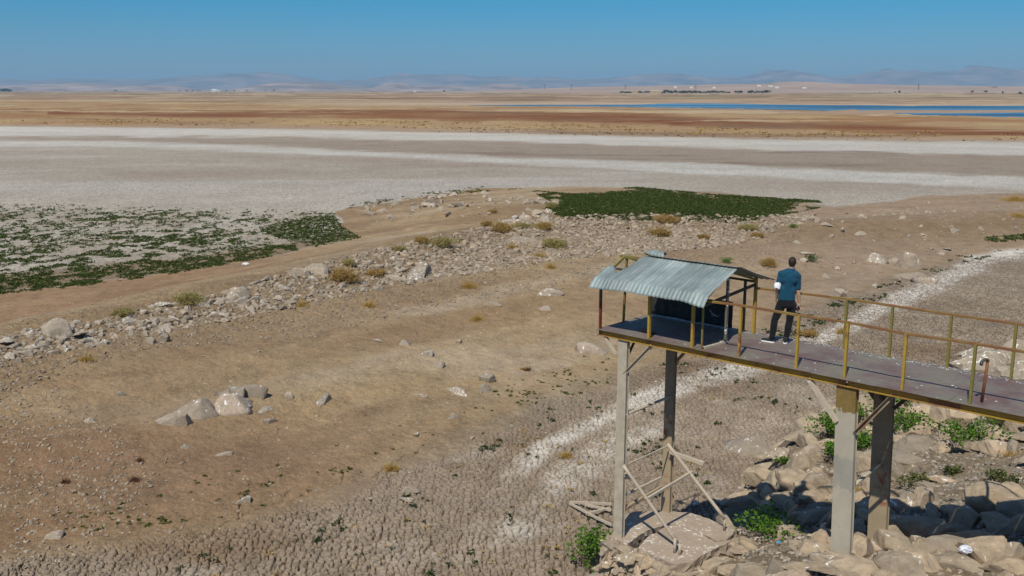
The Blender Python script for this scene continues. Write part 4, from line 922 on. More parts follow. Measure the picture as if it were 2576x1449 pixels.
# ---- particular boulders of the rocky bank (Z4 image coordinates: centre, width)
BG = None
for zx, zy, w, lb, k, sz, rz, ti in [
    (575, 600, 190, 'tall upright tan boulder with two white streaks at the back of the rocky bank', 0, (.8, .6, 1.15), .2, .1),
    (290, 700, 260, 'dark-bellied overhanging boulder left of the tall streaked one', 3, (1, .6, .6), -.3, .15),
    (520, 720, 260, 'grey flat-faced boulder right below the tall streaked one', 5, (1, .7, .7), .4, -.2),
    (190, 850, 270, 'long sloping slab with white droppings beside the slab shadow', 2, (1, .55, .45), .35, .1),
    (700, 730, 210, 'dark grey boulder just left of the near column', 7, (1, .8, .75), 0, 0),
    (660, 860, 220, 'low broad boulder lying in the walkway shadow left of the near column', 1, (1, .7, .5), .2, 0),
    (1075, 600, 160, 'smooth grey boulder seen between the two near columns', 4, (1, .8, 1.0), 0, 0),
    (1090, 360, 150, 'tan boulder with a leafy fringe between the two near columns', 6, (1, .8, .8), 0, 0),
    (780, 455, 130, 'small grey boulder by the leafy bush left of the near column', 8, (1, .8, .7), 0, 0),
    (1375, 560, 230, 'broad flat tan boulder right of the far near-column', 9, (1, .8, .45), .2, .1),
    (1460, 440, 260, 'large cracked tan boulder above the gravel patch', 10, (1, .8, .55), -.2, 0),
    (1500, 340, 160, 'square-topped boulder under the walkway right of the columns', 11, (1, .8, .7), .3, .1),
    (1560, 210, 230, 'rounded grey boulder close under the walkway edge', 12, (1, .8, .7), 0, 0),
    (1830, 230, 330, 'largest humped boulder close under the walkway edge', 13, (1, .8, .55), -.3, 0),
    (1690, 460, 130, 'cube-like boulder left of the spreading green bush', 0, (1, .9, .8), .5, 0),
    (1800, 460, 130, 'small wedge boulder touching the spreading green bush', 5, (1, .8, .6), 0, 0),
    (1700, 715, 200, 'thin grey slab lying flat on the gravel', 2, (1, .5, .28), -.35, 0),
    (1550, 760, 170, 'pale tan slab tilted on the gravel beside a small plant', 3, (1, .6, .42), -.2, .1),
    (2040, 900, 430, 'huge square boulder crossed by the shadow of the railing', 1, (1, .8, .72), .25, -.1),
    (2240, 310, 150, 'grey boulder at the right edge under the walkway', 4, (1, .8, .8), 0, 0),
    (1480, 1120, 380, 'very large smooth tan boulder right of the rusty column base', 6, (1, .7, .6), -.25, .1),
    (1720, 1230, 320, 'broad rounded tan boulder below the row of shaded stones', 8, (1, .7, .5), .1, 0),
    (1780, 1350, 250, 'brown domed boulder with a clear plastic bag on it', 9, (1, .8, .55), 0, 0),
    (1420, 1330, 330, 'flat-topped tan boulder in the front row right of the near column', 10, (1, .7, .5), 0, 0),
    (2200, 1380, 260, 'rounded tan boulder in the bottom right corner', 11, (1, .8, .6), 0, 0),
    (2010, 1180, 250, 'shaded grey boulder by the right edge below the huge square one', 12, (1, .6, .5), -.4, 0),
    (1110, 1240, 180, 'boulder thickly splashed white between the column bases', 13, (1, .8, .7), 0, 0),
    (700, 1240, 230, 'layered tan block left of the near column base', 0, (1, .7, .5), -.15, 0),
    (545, 1230, 120, 'small upright block left of the layered tan block', 5, (1, .8, .9), 0, 0),
    (470, 1120, 190, 'rounded tan boulder beside the low leafy plant', 7, (1, .8, .7), 0, 0),
    (850, 1350, 330, 'wide ledge of tan rock in front of the near column', 3, (1, .6, .4), -.3, 0),
    (620, 1390, 230, 'flat tan slab in the bottom row left of the near column', 2, (1, .6, .35), -.2, 0),
    (150, 1215, 200, 'rounded boulder at the right corner of the concrete slab', 4, (1, .8, .55), 0, 0),
    (30, 1130, 130, 'tilted tan block against the right corner of the concrete slab', 6, (1, .8, .7), .3, .2),
    (1010, 1380, 300, 'big pale boulder directly below the rusty column', 12, (1, .7, .5), .1, 0),
    (60, 1430, 260, 'pale slab at the bottom edge below the concrete slab', 1, (1, .7, .4), 0, 0),
    (860, 1010, 190, 'tall lit boulder hugging the left side of the near column', 11, (.9, .7, .9), .2, 0)]:
    px, py = Z4(zx, zy); rock_px('boulder', PA[k], px, py+w*.3273*sz[2]*.18, w*.3273*1.08, lb, 'boulder', sz=sz, rz=rz, sink=.16, tilt=ti)
for zx, zy, w, lb, k, sz in [(2350, 840, 0, '', 0, 0)]: pass
for px, py, w, lb, k, sz in [(2562, 905, 78, 'tallest pale boulder at the right edge beyond the walkway', 5, (1, .8, 1.0)), (2500, 925, 60, 'split white-topped boulder beyond the far railing', 7, (1, .8, 1.0)), (2478, 900, 50, 'small grey boulder at the left end of the pile beyond the far railing', 3, (1, .8, .8)), (2530, 955, 80, 'lower boulder of the pile beyond the far railing', 9, (1, .8, .6)), (2590, 950, 70, 'grey boulder half out of frame beyond the far railing', 11, (1, .8, .8))]:
    rock_px('boulder', PA2[k], px, py, w, lb, 'boulder', sz=sz, sink=.05)
# ---- scattered stones, the three hundred largest as objects of their own
def scatter(n, poly, ymin, ymax, xr, edge=0.):
    """random land points whose place in the frame falls inside poly"""
    out = []; 
    while len(out) < n:
        Y = ymin*(ymax/ymin)**rng.random(6000); X = rng.uniform(xr[0], xr[1], 6000)*(Y+3)
        keep = rng.random(6000) < (Y/ymax)**1.0
        X = X[keep]; Y = Y[keep]; Z = height(X, Y); px, py = proj(X, Y, Z); s = sdp(px, py, poly)
        k = s > edge*rng.random(len(s))
        out += list(zip(X[k], Y[k], Z[k]))
    return np.array(out[:n])
RID = [(-300,930),(-100,880),(0,848),(100,822),(230,808),(350,778),(520,745),(640,712),(770,672),(900,640),(1080,598),(1250,565),(1380,550),(1500,541),(1700,540),(1880,545),(2040,540),(2060,556),(1960,575),(1900,605),(1780,625),(1600,640),(1400,655),(1200,690),(1000,720),(850,750),(700,785),(500,820),(300,860),(100,900),(-300,990)]
RID2 = [(-300,900),(0,855),(350,785),(640,718),(900,645),(1250,570),(1500,541),(1880,545),(2050,545),(2000,600),(1950,680),(1700,700),(1500,720),(1250,745),(1000,790),(800,850),(600,860),(350,880),(250,905),(100,960),(0,1010),(-300,1100)]
PEN = [(900,520),(960,505),(1100,488),(1200,484),(1400,500),(1400,540),(1500,545),(1380,560),(1250,560),(1100,545),(950,560),(890,540)]
def pick_r(n, lo, hi, p=2.2): return lo+(hi-lo)*rng.random(n)**p
pts = scatter(17000, RID, 30, 125, (-.75, .42)); rad = pick_r(len(pts), .04, .21, 4.0)*(.85+.3*sst(40, 80, pts[:, 1]))
pts2 = scatter(17000, RID2, 28, 125, (-.75, .42)); rad2 = pick_r(len(pts2), .02, .10, 2.0)
pp = scatter(260, PEN, 60, 130, (-.2, .2)); rp = pick_r(len(pp), .08, .45, 2.4)
EMB = [(1480,1449),(1500,1370),(1560,1340),(1850,1330),(1850,1240),(1900,1170),(2000,1110),(2070,1050),(2200,1000),(2400,1030),(2700,1090),(2900,1500),(1480,1500)]
order = np.argsort(-rad/pts[:, 1]); big = order[:215]; rest = order[215:]
for i in big:
    x, y, z = pts[i]; r = rad[i]; me = random.choice(PR+PA2)
    px_ = float(proj(x, y, z)[0]); where = next(w for q, w in ((312, 'left of the olive bush'), (476, 'between the olive bush and the large yellow-green bush'), (868, 'between the large yellow-green bush and the tall orange-brown bush'), (1110, 'between the tall orange-brown bush and the dense ochre bush'), (1300, 'between the dense ochre bush and the long dark slab'), (1480, 'right of the long dark slab, near the yellow-green bush'), (1676, 'behind the shelter, left of the wide golden bush'), (1880, 'behind the shelter, right of the wide golden bush'), (9999, 'at its right end behind the man')) if px_ < q)
    rock('stone', me, x, y, r*1.1, 'pale stone in the rubble ridge '+where, 'stone', 'stones of the rubble ridge', (1, random.uniform(.65, .95), random.uniform(.55, .85)), .1)
for i in range(len(pp)):
    x, y, z = pp[i]; r = rp[i]
    if r > .26: rock('stone', random.choice(PR+PA2), x, y, r, 'pale stone on the low sandy spit between the two green patches', 'stone', 'stones of the sandy spit', (1, random.uniform(.6, .95), random.uniform(.5, .8)), .1)
def stuff(name, P, rads, lib, mat, kmin=.4, kmax=.8, lift=.25, label=None, cat=None):
    Vs, Fs = [], []; off = 0
    for (x, y, z), r in zip(P, rads):
        bV, bF = random.choice(lib); a = random.uniform(0, 6.28); ca, sa_ = math.cos(a), math.sin(a)
        S3 = np.array([r, r*random.uniform(.6, .95), r*random.uniform(kmin, kmax)]); V = bV*S3
        t = random.uniform(-.5, .5); V = np.stack([V[:, 0]*math.cos(t)-V[:, 2]*math.sin(t), V[:, 1], V[:, 0]*math.sin(t)+V[:, 2]*math.cos(t)], -1)
        V = np.stack([V[:, 0]*ca-V[:, 1]*sa_+x, V[:, 0]*sa_+V[:, 1]*ca+y, V[:, 2]+z+r*lift], -1); Vs.append(V); Fs.append(bF+off); off += len(V)
    o = mesh_np(name, np.concatenate(Vs), np.concatenate(Fs), mat); tag(o, label, cat, kind='stuff'); return o
L1 = [(rock_v(I1[0], 400+i, .9, .8, 8), I1[1]) for i in range(14)]; L2 = [(rock_v(I2[0], 430+i, .6, .8, 9), I2[1]) for i in range(12)]
small = [i for i in rest]; 
stuff('rubble', pts[small], rad[small], L2, M_rkw, label='countless pale stones making up the long rubble ridge', cat='rubble')
sp = [i for i in range(len(pp)) if rp[i] <= .26]
stuff('cobbles', pp[sp], rp[sp], L2, M_rkw, label='small stones strewn over the sandy spit between the green patches', cat='stones')
M_brp = rock_mat('brown_pebble', [(.21, .155, .10), (.28, .21, .145), (.15, .115, .08), (.33, .26, .19), (.22, .17, .12)], .0, 3., world=True)
stuff('pebbles', pts2, rad2, L1, M_brp, lift=.15, label='brown pebbles covering the slope under the rubble ridge', cat='pebbles')
# loose pebbles all over the sand and the mud
SAND = [(-300,850),(0,760),(700,670),(900,620),(1200,560),(1450,480),(2000,510),(2650,480),(2700,620),(2300,700),(2000,850),(1600,1000),(1100,1250),(600,1360),(0,1449),(-300,1500)]
ps = scatter(7000, SAND, 20, 130, (-.75, .7)); dl = fbm(ps[:, 0]/5, ps[:, 1]/5, 207, 3); ps = ps[dl > .47]; stuff('scattered_pebbles', ps, pick_r(len(ps), .012, .085, 3.5), L1, M_rkw, lift=.2, label='tiny pale and brown pebbles strewn over the sand', cat='pebbles')
M_wst = rock_mat('white_stone', [(.62, .58, .52), (.50, .45, .38), (.70, .67, .62)], 0, 3., world=True)
pw = scatter(900, SAND, 20, 110, (-.75, .7)); stuff('white_pebbles', pw, pick_r(len(pw), .014, .045, 2.), L1, M_wst, lift=.2, label='tiny white pebbles glinting on the sand', cat='pebbles')
LOW = [(-300,1060),(0,960),(150,980),(260,1050),(400,1200),(300,1330),(100,1449),(-300,1500)]
ps = scatter(4200, LOW, 20, 52, (-.75, -.2)); stuff('shore_pebbles', ps, pick_r(len(ps), .012, .07, 2.6), L1, M_rkw, lift=.2, label='flat brown pebbles on the sand at the lower left', cat='pebbles')
RGT = [(1950,560),(2150,520),(2576,495),(2700,490),(2700,600),(2400,640),(2300,700),(2150,740),(1950,640)]
ps = scatter(330, RGT, 34, 130, (.1, .65)); rr = pick_r(len(ps), .05, .30, 3.2); o_ = np.argsort(-rr/ps[:, 1])
for i in o_[:34]: rock('stone', random.choice(PR+PA2), ps[i][0], ps[i][1], rr[i], 'whitish stone scattered on the bare sand right of the rubble ridge', 'stone', 'stones scattered on the right-hand sand', (1, random.uniform(.6, .95), random.uniform(.5, .75)), .15)
stuff('sand_cobbles', ps[o_[34:]], rr[o_[34:]], L2, M_rkw, label='small pale stones on the sand right of the rubble ridge', cat='stones')
# ---- the rocky bank: boulders packed between the particular ones
pe = scatter(1500, EMB, 13, 34, (.05, .75)); re_ = pick_r(len(pe), .09, .36, 2.2); cnt = 0
GRV = [(2230,1110),(2330,1130),(2450,1150),(2600,1130),(2650,1260),(2480,1230),(2400,1260),(2230,1255),(2240,1180)]
GRV2 = [(1780,1370),(1900,1340),(2010,1360),(2080,1400),(2010,1449),(1850,1449)]
slabw = [tuple(at(*Z3(*p), SZ)[:2]) for p in [(430, 1170), (515, 1020), (830, 980), (1000, 985), (1345, 1115), (1300, 1205), (905, 1370), (700, 1290)]]
def bank_place(a, b):
    if a < 1900: return 'around the concrete slab, left of the low leafy plant' if b > 1300 else 'behind the concrete slab at the edge of the mud'
    if a < 2095: return 'at the back between the mud and the tall near column' if b < 1240 else ('in the walkway shadow left of the tall near column' if b < 1340 else 'in the sun low down left of the tall near column')
    if a < 2250: return 'around the feet of the two near columns'
    if b < 1190: return 'close under the walkway edge right of the columns'
    if b < 1290: return 'beside the gravel patch right of the columns'
    return 'in the dark row shaded by the walkway right of the columns' if b < 1370 else 'in the sunny front row at the bottom right'
for (x, y, z), r in sorted(zip(map(tuple, pe), re_), key=lambda q: -q[1]):
    if cnt >= 235: break
    if float(sdp(np.array([x]), np.array([y]), slabw)[0]) > -r*.5: continue
    px, py = proj(x, y, z)
    if r > .16 and (sdp(np.array([px]), np.array([py]), GRV)[0] > 0 or sdp(np.array([px]), np.array([py]), GRV2)[0] > 0): continue
    if any((x-a)**2+(y-b_)**2 < (.62*(r+q))**2 for a, b_, q in placed if abs(x-a) < 1.6): continue
    rock('boulder', random.choice(PA), x, y, r*1.18, 'angular boulder '+bank_place(float(px), float(py)), 'boulder', 'boulders packed on the rocky bank', (1, random.uniform(.55, .9), random.uniform(.5, .85)), .2); cnt += 1
# dry-stacked stones that carry the slab's front edge
edge = [Z3(*p) for p in [(395, 1190), (440, 1195), (520, 1225), (640, 1270), (760, 1330), (880, 1375), (1000, 1350), (1100, 1290), (1230, 1220), (1330, 1150)]]
ew = [at(x, y, SZ-.1) for x, y in edge]
for a, q in zip(ew[:-1], ew[1:]):
    Lr = np.linalg.norm(q-a); k = max(2, int(Lr/.20))
    for i in range(k):
        p = a+(q-a)*(i+.5)/k; nrm = np.array([q[1]-a[1], -(q[0]-a[0])])/Lr
        h0 = float(height(np.array([p[0]+nrm[0]*.3]), np.array([p[1]+nrm[1]*.3]))[0]); zz = max(h0-.05, SZ-1.5); lay = 0
        while zz < SZ-.22:
            rr0 = random.uniform(.16, .23); off = .0+(SZ-.2-zz)*.22
            rock('slab_footing_stone', random.choice(PA), p[0]+nrm[0]*off+random.uniform(-.04, .04), p[1]+nrm[1]*off, rr0, 'flat tan stone stacked under the edge of the concrete slab', 'stone', 'stones stacked under the concrete slab', (1, .8, .55), 0, z=zz, tilt=.12); zz += rr0*.62; lay += 1
gpts = scatter(15000, EMB, 13, 36, (.05, .8)); gpx, gpy = proj(gpts[:, 0], gpts[:, 1], gpts[:, 2])
stuff('gravel', gpts, pick_r(len(gpts), .012, .075, 2.0), L1, M_grav, lift=.2, label='loose grey and buff gravel between the boulders of the bank', cat='gravel')
# ------------------------------------------------------------------ plants
M_gc = foliage('dark_weed', (.028, .047, .010), (.09, .12, .028), .25, .9)
M_lf = foliage('bush_leaf', (.045, .12, .014), (.17, .30, .04), .4)
M_lf2 = foliage('dull_leaf', (.05, .075, .02), (.14, .15, .05), .25)
M_dry = foliage('dry_weed', (.27, .17, .055), (.50, .34, .13), .2, .8)
M_dryg = foliage('yellow_green_weed', (.24, .20, .07), (.46, .38, .16), .2, .8)
M_straw = foliage('straw', (.34, .21, .055), (.56, .38, .12), .2, .8)
M_red_t = foliage('red_weed', (.11, .055, .03), (.22, .11, .06), .1, .8)
M_stem = simple('stem_bark', (.16, .12, .07), .85, .3, 20)
def leaves(P, size, up=.5, asp=.6, n3=None):
    """a small pointed leaf (two triangles folded along the rib) at every point"""
    n = len(P); d = rng.normal(size=(n, 3)); d[:, 2] = np.abs(d[:, 2])*up; d /= np.linalg.norm(d, axis=1)[:, None]
    w = np.cross(d, rng.normal(size=(n, 3))); w /= np.linalg.norm(w, axis=1)[:, None]
    s = (size*(.6+.8*rng.random(n)))[:, None]
    V = np.stack([P, P+d*s*.5+w*s*asp*.5, P+d*s, P+d*s*.5-w*s*asp*.5], 1)
    return V.reshape(-1, 3), np.arange(4*n).reshape(n, 4)
def strands(P, L_, wid, up=.9, bend=.4, seg=3):
    n = len(P); d = rng.normal(size=(n, 3)); d[:, 2] = np.abs(d[:, 2])+up; d /= np.linalg.norm(d, axis=1)[:, None]
    side = np.cross(d, rng.normal(size=(n, 3))); side /= np.linalg.norm(side, axis=1)[:, None]
    g = rng.normal(size=(n, 3))*bend; ln = (L_*(.5+.8*rng.random(n)))[:, None]; V = []
    for k in range(seg+1):
        t = k/seg; c_ = P+d*ln*t+g*ln*t*t*.5; w = side*wid*(1-.8*t); V += [c_-w, c_+w]
    V = np.stack(V, 1); m_ = 2*(seg+1); base = np.arange(n)[:, None]*m_
    Q = np.concatenate([base+np.array([[2*k, 2*k+1, 2*k+3, 2*k+2]]) for k in range(seg)])
    return V.reshape(-1, 3), Q
def join(*vf):
    off = 0; Vs, Fs = [], []
    for V, Q in vf: Vs.append(V); Fs.append(Q+off); off += len(V)
    return np.concatenate(Vs), np.concatenate(Fs)
def blob_pts(n, w, d, h, lumps=9, fill=.35):
    c_ = rng.normal(size=(lumps, 3))*np.array([w*.25, d*.25, 0])+np.array([0, 0, h*.35]); c_[:, 2] += rng.random(lumps)*h*.35
    r = (.28+.2*rng.random(lumps))*min(w, d); k = rng.integers(0, lumps, n); v = rng.normal(size=(n, 3)); v /= np.linalg.norm(v, axis=1)[:, None]
    P = c_[k]+v*(r[k]*(1-fill*rng.random(n)))[:, None]*np.array([1, 1, h/max(w, d)*1.15]); P[:, 2] = np.clip(P[:, 2], .01, None); return P
def gloc(px, py, w):
    p = gp(px, py); d = math.hypot(p[1], CAMZ-p[2]); return p, w*d/F_
def green_bush(px, py, w, hr, label, mat=M_lf, leaf=.075, dens=1., dry=False, dr=.7):
    p, W_ = gloc(px, py, w); H_ = W_*hr; e = empty('green_bush', p, label, 'bush', rz=-math.atan2(p[0], p[1]))
    n = int(min(5200, 700*dens*max(W_*H_, W_*W_*.5)/(leaf/.07)**2)+200)
    mesh_np('foliage', *leaves(blob_pts(n, W_, W_*dr, H_, 14), leaf, .7, .75), mat, e)
    mesh_np('stems', *strands(np.concatenate([rng.normal(size=(40, 2))*W_*.15, np.zeros((40, 1))], 1), H_*.8, .006, .8, .5), M_stem, e); return e
def dry_bush(px, py, w, hr, label, mat=M_dry, leafy=True):
    p, W_ = gloc(px, py, w); H_ = W_*hr; e = empty('dry_bush', p, label, 'bush')
    n = int(min(2600, 500+700*W_)); P0 = np.concatenate([rng.normal(size=(n, 2))*W_*.20, rng.random((n, 1))*H_*.35], 1)
    mesh_np('twigs', *strands(P0, H_*.55, .010+.006*W_, .5, .9), mat, e)
    if leafy: mesh_np('foliage', *leaves(blob_pts(int(n*2.6), W_, W_*.75, H_, 16), .045+.02*W_, .8, .5), mat, e)
    return e
def tuft(px, py, w, label, mat=M_straw, name='grass_tuft', cat='grass tuft', hr=.35, group=None):
    p, W_ = gloc(px, py, w); n = int(260+300*W_+900*max(0, W_-1.2))
    P0 = np.concatenate([rng.uniform(-1, 1, size=(n, 2))*rng.random((n, 1))*np.array([W_*.5, W_*.36]), np.zeros((n, 1))], 1)
    o = mesh_np(name, *strands(P0, W_*hr*1.2, .008, .35, .8), mat); o.location = p; return tag(o, label, cat, group)
# leafy bushes of the rocky bank
for a in [(2085, 1105, 95, .9, 'tall leafy green bush just left of the tall near column'), (2100, 1165, 70, .9, 'green bush hanging low at the left edge of the tall near column'), (2268, 1040, 150, .55, 'dense green bush right behind the shaded column under the deck'),
          (2275, 1085, 130, .5, 'lower green bush right of the shaded column'), (2172, 1128, 70, .7, 'small green bush between the two near columns'), (2160, 1065, 60, .8, 'green bush peeping out behind the knee brace between the near columns'),
          (2450, 1118, 135, .5, 'spreading green bush on the gravel right of the columns'), (1942, 1345, 150, .42, 'sprawling leafy plant in the shade beside the concrete slab'), (1477, 1425, 88, 1.35, 'bright green climbing bush against the left side of the stacked slab stones')]:
    green_bush(*a, leaf=.085)
for a in [(2515, 1085, 80, .55, 'dull olive bush behind the spreading green one'), (2300, 1228, 50, .8, 'small dull green plant by the tilted slab on the gravel'), (2395, 1195, 36, .6, 'wispy yellowish plant alone on the gravel'), (2525, 1215, 60, .5, 'sparse dull bush at the right edge above the huge square boulder'), (2572, 945, 40, .9, 'green bush at the right edge below the pale boulder pile')]:
    green_bush(*a, mat=M_lf2, leaf=.07)
for a in [(1972, 1168, 28, .7, 'small green weed at the foot of the tall streaked boulder'), (2040, 658, 36, .5, 'small dark green weed on the sand right of the man\'s head'), (1993, 573, 18, .5, 'small green weed at the right end of the rubble ridge'), (1826, 662, 30, .5, 'green weed behind the shelter roof'), (2060, 1000, 0, .5, '')]:
    if a[2]: green_bush(*a, leaf=.06, mat=foliage('weed_leaf', (.02, .06, .01), (.07, .13, .03), .2) if a[0] in (2040,) else M_lf)
# dry bushes of the ridge
for a in [(476, 762, 78, .42, 'large yellow-green bush standing on the left part of the rubble ridge', M_dryg), (312, 793, 58, .42, 'olive bush left of the large yellow-green one on the ridge', M_dryg),
          (868, 708, 74, .62, 'tall orange-brown bush on the ridge beside the sloping grey boulder', M_dry), (945, 692, 60, .3, 'low straw-coloured bush right of the tall orange-brown one', M_dry), (875, 668, 40, .5, 'small olive bush behind the tall orange-brown one', M_dryg),
          (1110, 620, 62, .5, 'dense ochre bush on the crest in the middle of the ridge', M_dryg), (1060, 612, 44, .5, 'thin tan bush left of the dense ochre one on the crest', M_dry), (1003, 632, 30, .6, 'pale wispy bush on the far side of the ridge', M_dryg),
          (1262, 582, 60, .5, 'brown bush behind the ridge above the long dark slab', M_dry), (1226, 569, 30, .6, 'small brown bush on the sand behind the ridge', M_dry), (1312, 574, 44, .4, 'greenish dry bush behind the ridge', M_dryg), (1368, 576, 46, .5, 'orange bush among the stones right of the greenish one', M_dry),
          (1397, 624, 62, .5, 'yellow-green bush on the near face of the ridge right of the long dark slab', M_dryg), (1676, 560, 66, .38, 'wide golden bush on the crest at the edge of the green patch', M_dry), (1660, 593, 56, .45, 'ochre bush below the wide golden one', M_dry),
          (1810, 592, 0, .4, '', M_dry), (1935, 670, 44, .62, 'tan bush on the sand between the shelter roof and the man', M_dry), (1880, 578, 46, .4, 'olive bush near the right end of the ridge', M_dryg), (1906, 596, 34, .4, 'straw bush right of the olive one at the end of the ridge', M_dry), (1768, 600, 30, .5, 'small brown bush among the stones behind the roof ridge', M_dry),
          (1150, 690, 0, .4, '', M_dry), (2035, 845, 64, .45, 'orange dry bush at the edge of the pale channel behind the walkway', M_dry), (1388, 522, 34, .5, 'pale dead bush at the left tip of the right green patch', M_dryg), (1240, 536, 22, .5, 'small dark bush on the sandy spit', M_dry)]:
    if a[2]: dry_bush(a[0], a[1], a[2]*(.5 if a[0] == 2035 else .74), *a[3:5], mat=a[5])
for a in [(215, 908, 40, 'straw-yellow tuft on the sand below the left end of the ridge'), (762, 770, 36, 'yellow tuft at the foot of the ridge below the orange-brown bush'), (930, 772, 38, 'yellow tuft on the pebbles right of the other foot-of-ridge tuft'), (1180, 724, 46, 'long golden tuft on the pebble slope'),
          (1200, 806, 36, 'thin straw tuft on the bare sand below the small streaked rock'), (1384, 674, 28, 'golden tuft on the slope right of the big tan block'), (1315, 930, 14, 'tiny orange tuft beside a dark weed on the mid sand'), (1358, 648, 36, 'straw tuft low on the near face of the ridge'), (1290, 625, 30, 'pale tuft left of the long dark slab'),
          (2370, 882, 0, ''), (2545, 1145, 60, 'orange dry tuft on the gravel near the right edge'), (2150, 1240, 40, 'straw tuft behind the foot of the rusty column'), (1400, 1235, 0, ''), (985, 1182, 40, 'pale dead plant lying at the edge of the cracked mud'), (2010, 1185, 0, ''), (2118, 838, 36, 'brown tuft by the channel under the far handrail'),
          (1425, 1150, 34, 'bleached dead plant with branching stems on the mud near the left leg'), (2555, 505, 70, 'flat golden grass patch at the right edge of the far sand'), (2560, 545, 50, 'smaller golden grass patch under the flat one at the right edge'), (2080, 1100, 0, ''), (820, 690, 0, '')]:
    if a[2]: tuft(*a, hr=.3 if a[0] < 2500 else .12)
for a in [(352, 1160, 26, 'dark red weed clump on the lower left sand'), (165, 1215, 34, 'dry reddish twiggy weed left on the lower sand'), (340, 1210, 36, 'dark red branching weed with a green tip on the lower sand'), (1328, 932, 26, 'dark weed beside the tiny orange tuft')]:
    tuft(a[0], a[1], a[2]*.8, a[3], mat=M_red_t, name='dead_weed', cat='weed', hr=.3)
tuft(2040, 1010, 0.1, 'x') if False else None
# the two green patches of low weed and the sprinkle of sprouts
def cover(name, poly, dens_f, n, ymin, ymax, xr, rr, mat, label, nl=9, cat='ground cover', hz=.35, soft=8):
    big = [(x, y) for x, y in poly]; P = scatter(n, big, ymin, ymax, xr, 0)
    px, py = proj(P[:, 0], P[:, 1], P[:, 2]); k = rng.random(len(P)) < dens_f(px, py, P[:, 0], P[:, 1]); P = P[k]
    r = rr[0]+(rr[1]-rr[0])*rng.random(len(P))**1.5
    Q = np.repeat(P, nl, 0); rq = np.repeat(r, nl)[:, None]; off = rng.normal(size=Q.shape)*rq*.5; off[:, 2] = np.abs(off[:, 2])*hz+.01
    V, Fc = leaves(Q+off, 1.0, .30, .9); c0 = np.repeat(Q+off, 4, 0); V = c0+(V-c0)*np.repeat(rq, 4, 0)*.75
    o = mesh_np(name, V, Fc, mat); return tag(o, label, cat, kind='stuff')
def dl_(px, py, X, Y):
    e = sdp(px, py, GL); d = sst(-4, 10, sdp(px+30*(fbm(X/3, Y/3, 301, 3)-.5), py, GLd)); ed = sst(0, 9, sdp(px, py+14*(fbm(X/3, Y/3, 305, 3)-.5), GLe))
    nn = fbm(X/.75, Y/1.2, 303, 3); n2 = fbm(X/9, Y/8, 307, 3)
    low = sst(.44, .54, nn)*(.55+1.0*sst(.35, .62, n2))*sst(-2, 40, py-np.interp(px, [0, 500, 860], [512, 522, 528])+26*(nn-.5))
    return np.clip(np.maximum(low*.8, np.maximum(d, ed*sst(.33, .46, nn))), 0, 1)
cover('ground_weed', GL, dl_, 46000, 32, 130, (-.75, .1), (.06, .17), M_gc, 'dark green low weed breaking up over the pale cracked flat on the left', nl=8)
def dr_(px, py, X, Y):
    nn = fbm(X/2.5, Y/4, 311, 4); d = sst(-3, 8, sdp(px+110*(nn-.5), py+16*(nn-.5), GRd)); return np.clip(np.maximum(d, sst(.42, .52, nn)*.9), 0, 1)
cover('ground_weed', GR, dr_, 40000, 60, 135, (-.05, .5), (.07, .17), M_gc, 'dense dark green weed mat filling the hollow behind the rubble ridge', nl=9)
LIN = [(820,528),(850,522),(900,512),(960,500),(1100,482),(1240,468),(1340,474),(1250,480),(1100,494),(960,510),(880,526)]
cover('ground_weed', LIN, lambda px, py, X, Y: sst(.5, .62, fbm(X/2, Y/2, 313, 3))*.35, 1600, 60, 135, (-.3, .15), (.1, .2), M_gc, 'thin dark green fringe of weed along the edge of the sandy spit')
SP = [(80,1250),(300,1230),(600,1180),(850,1120),(1000,1090),(1300,960),(1450,900),(1560,880),(1560,960),(1400,1030),(1100,1130),(800,1250),(500,1330),(60,1340)]
M_spr = foliage('sprout', (.03, .055, .008), (.10, .13, .02), .2)
SPA = [(1000,1085),(1010,1130),(900,1185),(760,1225),(560,1250),(560,1235),(760,1190),(880,1140),(940,1095)]; SPB = [(60,1300),(300,1270),(420,1290),(500,1320),(330,1345),(80,1340)]; SPC = [(1200,1000),(1330,950),(1540,900),(1545,960),(1400,1010),(1280,1040),(1160,1060)]
def sp_(px, py, X, Y):
    nn = fbm(X/.8, Y/.8, 321, 3); return np.clip(np.maximum(np.maximum(sst(-10, 14, sdp(px, py, SPA)), sst(-10, 14, sdp(px, py, SPB))*.8), sst(-10, 14, sdp(px, py, SPC))*.8)*sst(.5, .62, nn)+.03, 0, 1)*1.
cover('sprouts', SP, sp_, 1700, 22, 52, (-.6, .3), (.03, .075), M_spr, 'little green sprouts dotted over the lower sand', nl=22, hz=.3)
MUD = [(300,1449),(900,1300),(1200,1130),(1450,1020),(1700,940),(1900,900),(2100,900),(2050,1000),(1900,1150),(1850,1240),(1500,1350),(1460,1449),(1400,1500),(300,1500)]
M_mud = foliage('mud_weed', (.015, .035, .008), (.05, .075, .02), .15)
cover('mud_weed', MUD, lambda px, py, X, Y: sst(.56, .72, fbm(X/1.0, Y/1.0, 331, 3))*.55+.03, 1900, 20, 44, (-.5, .45), (.04, .12), M_mud, 'small dark green weeds growing in the cracks of the mud', nl=16, hz=.5)
cover('dead_straw', MUD, lambda px, py, X, Y: sst(.55, .7, fbm(X/1.5, Y/1.5, 335, 3))*.5+.05, 900, 20, 44, (-.5, .45), (.03, .1), M_dry, 'brown dead weed scraps lying on the cracked mud', nl=10, hz=.3)
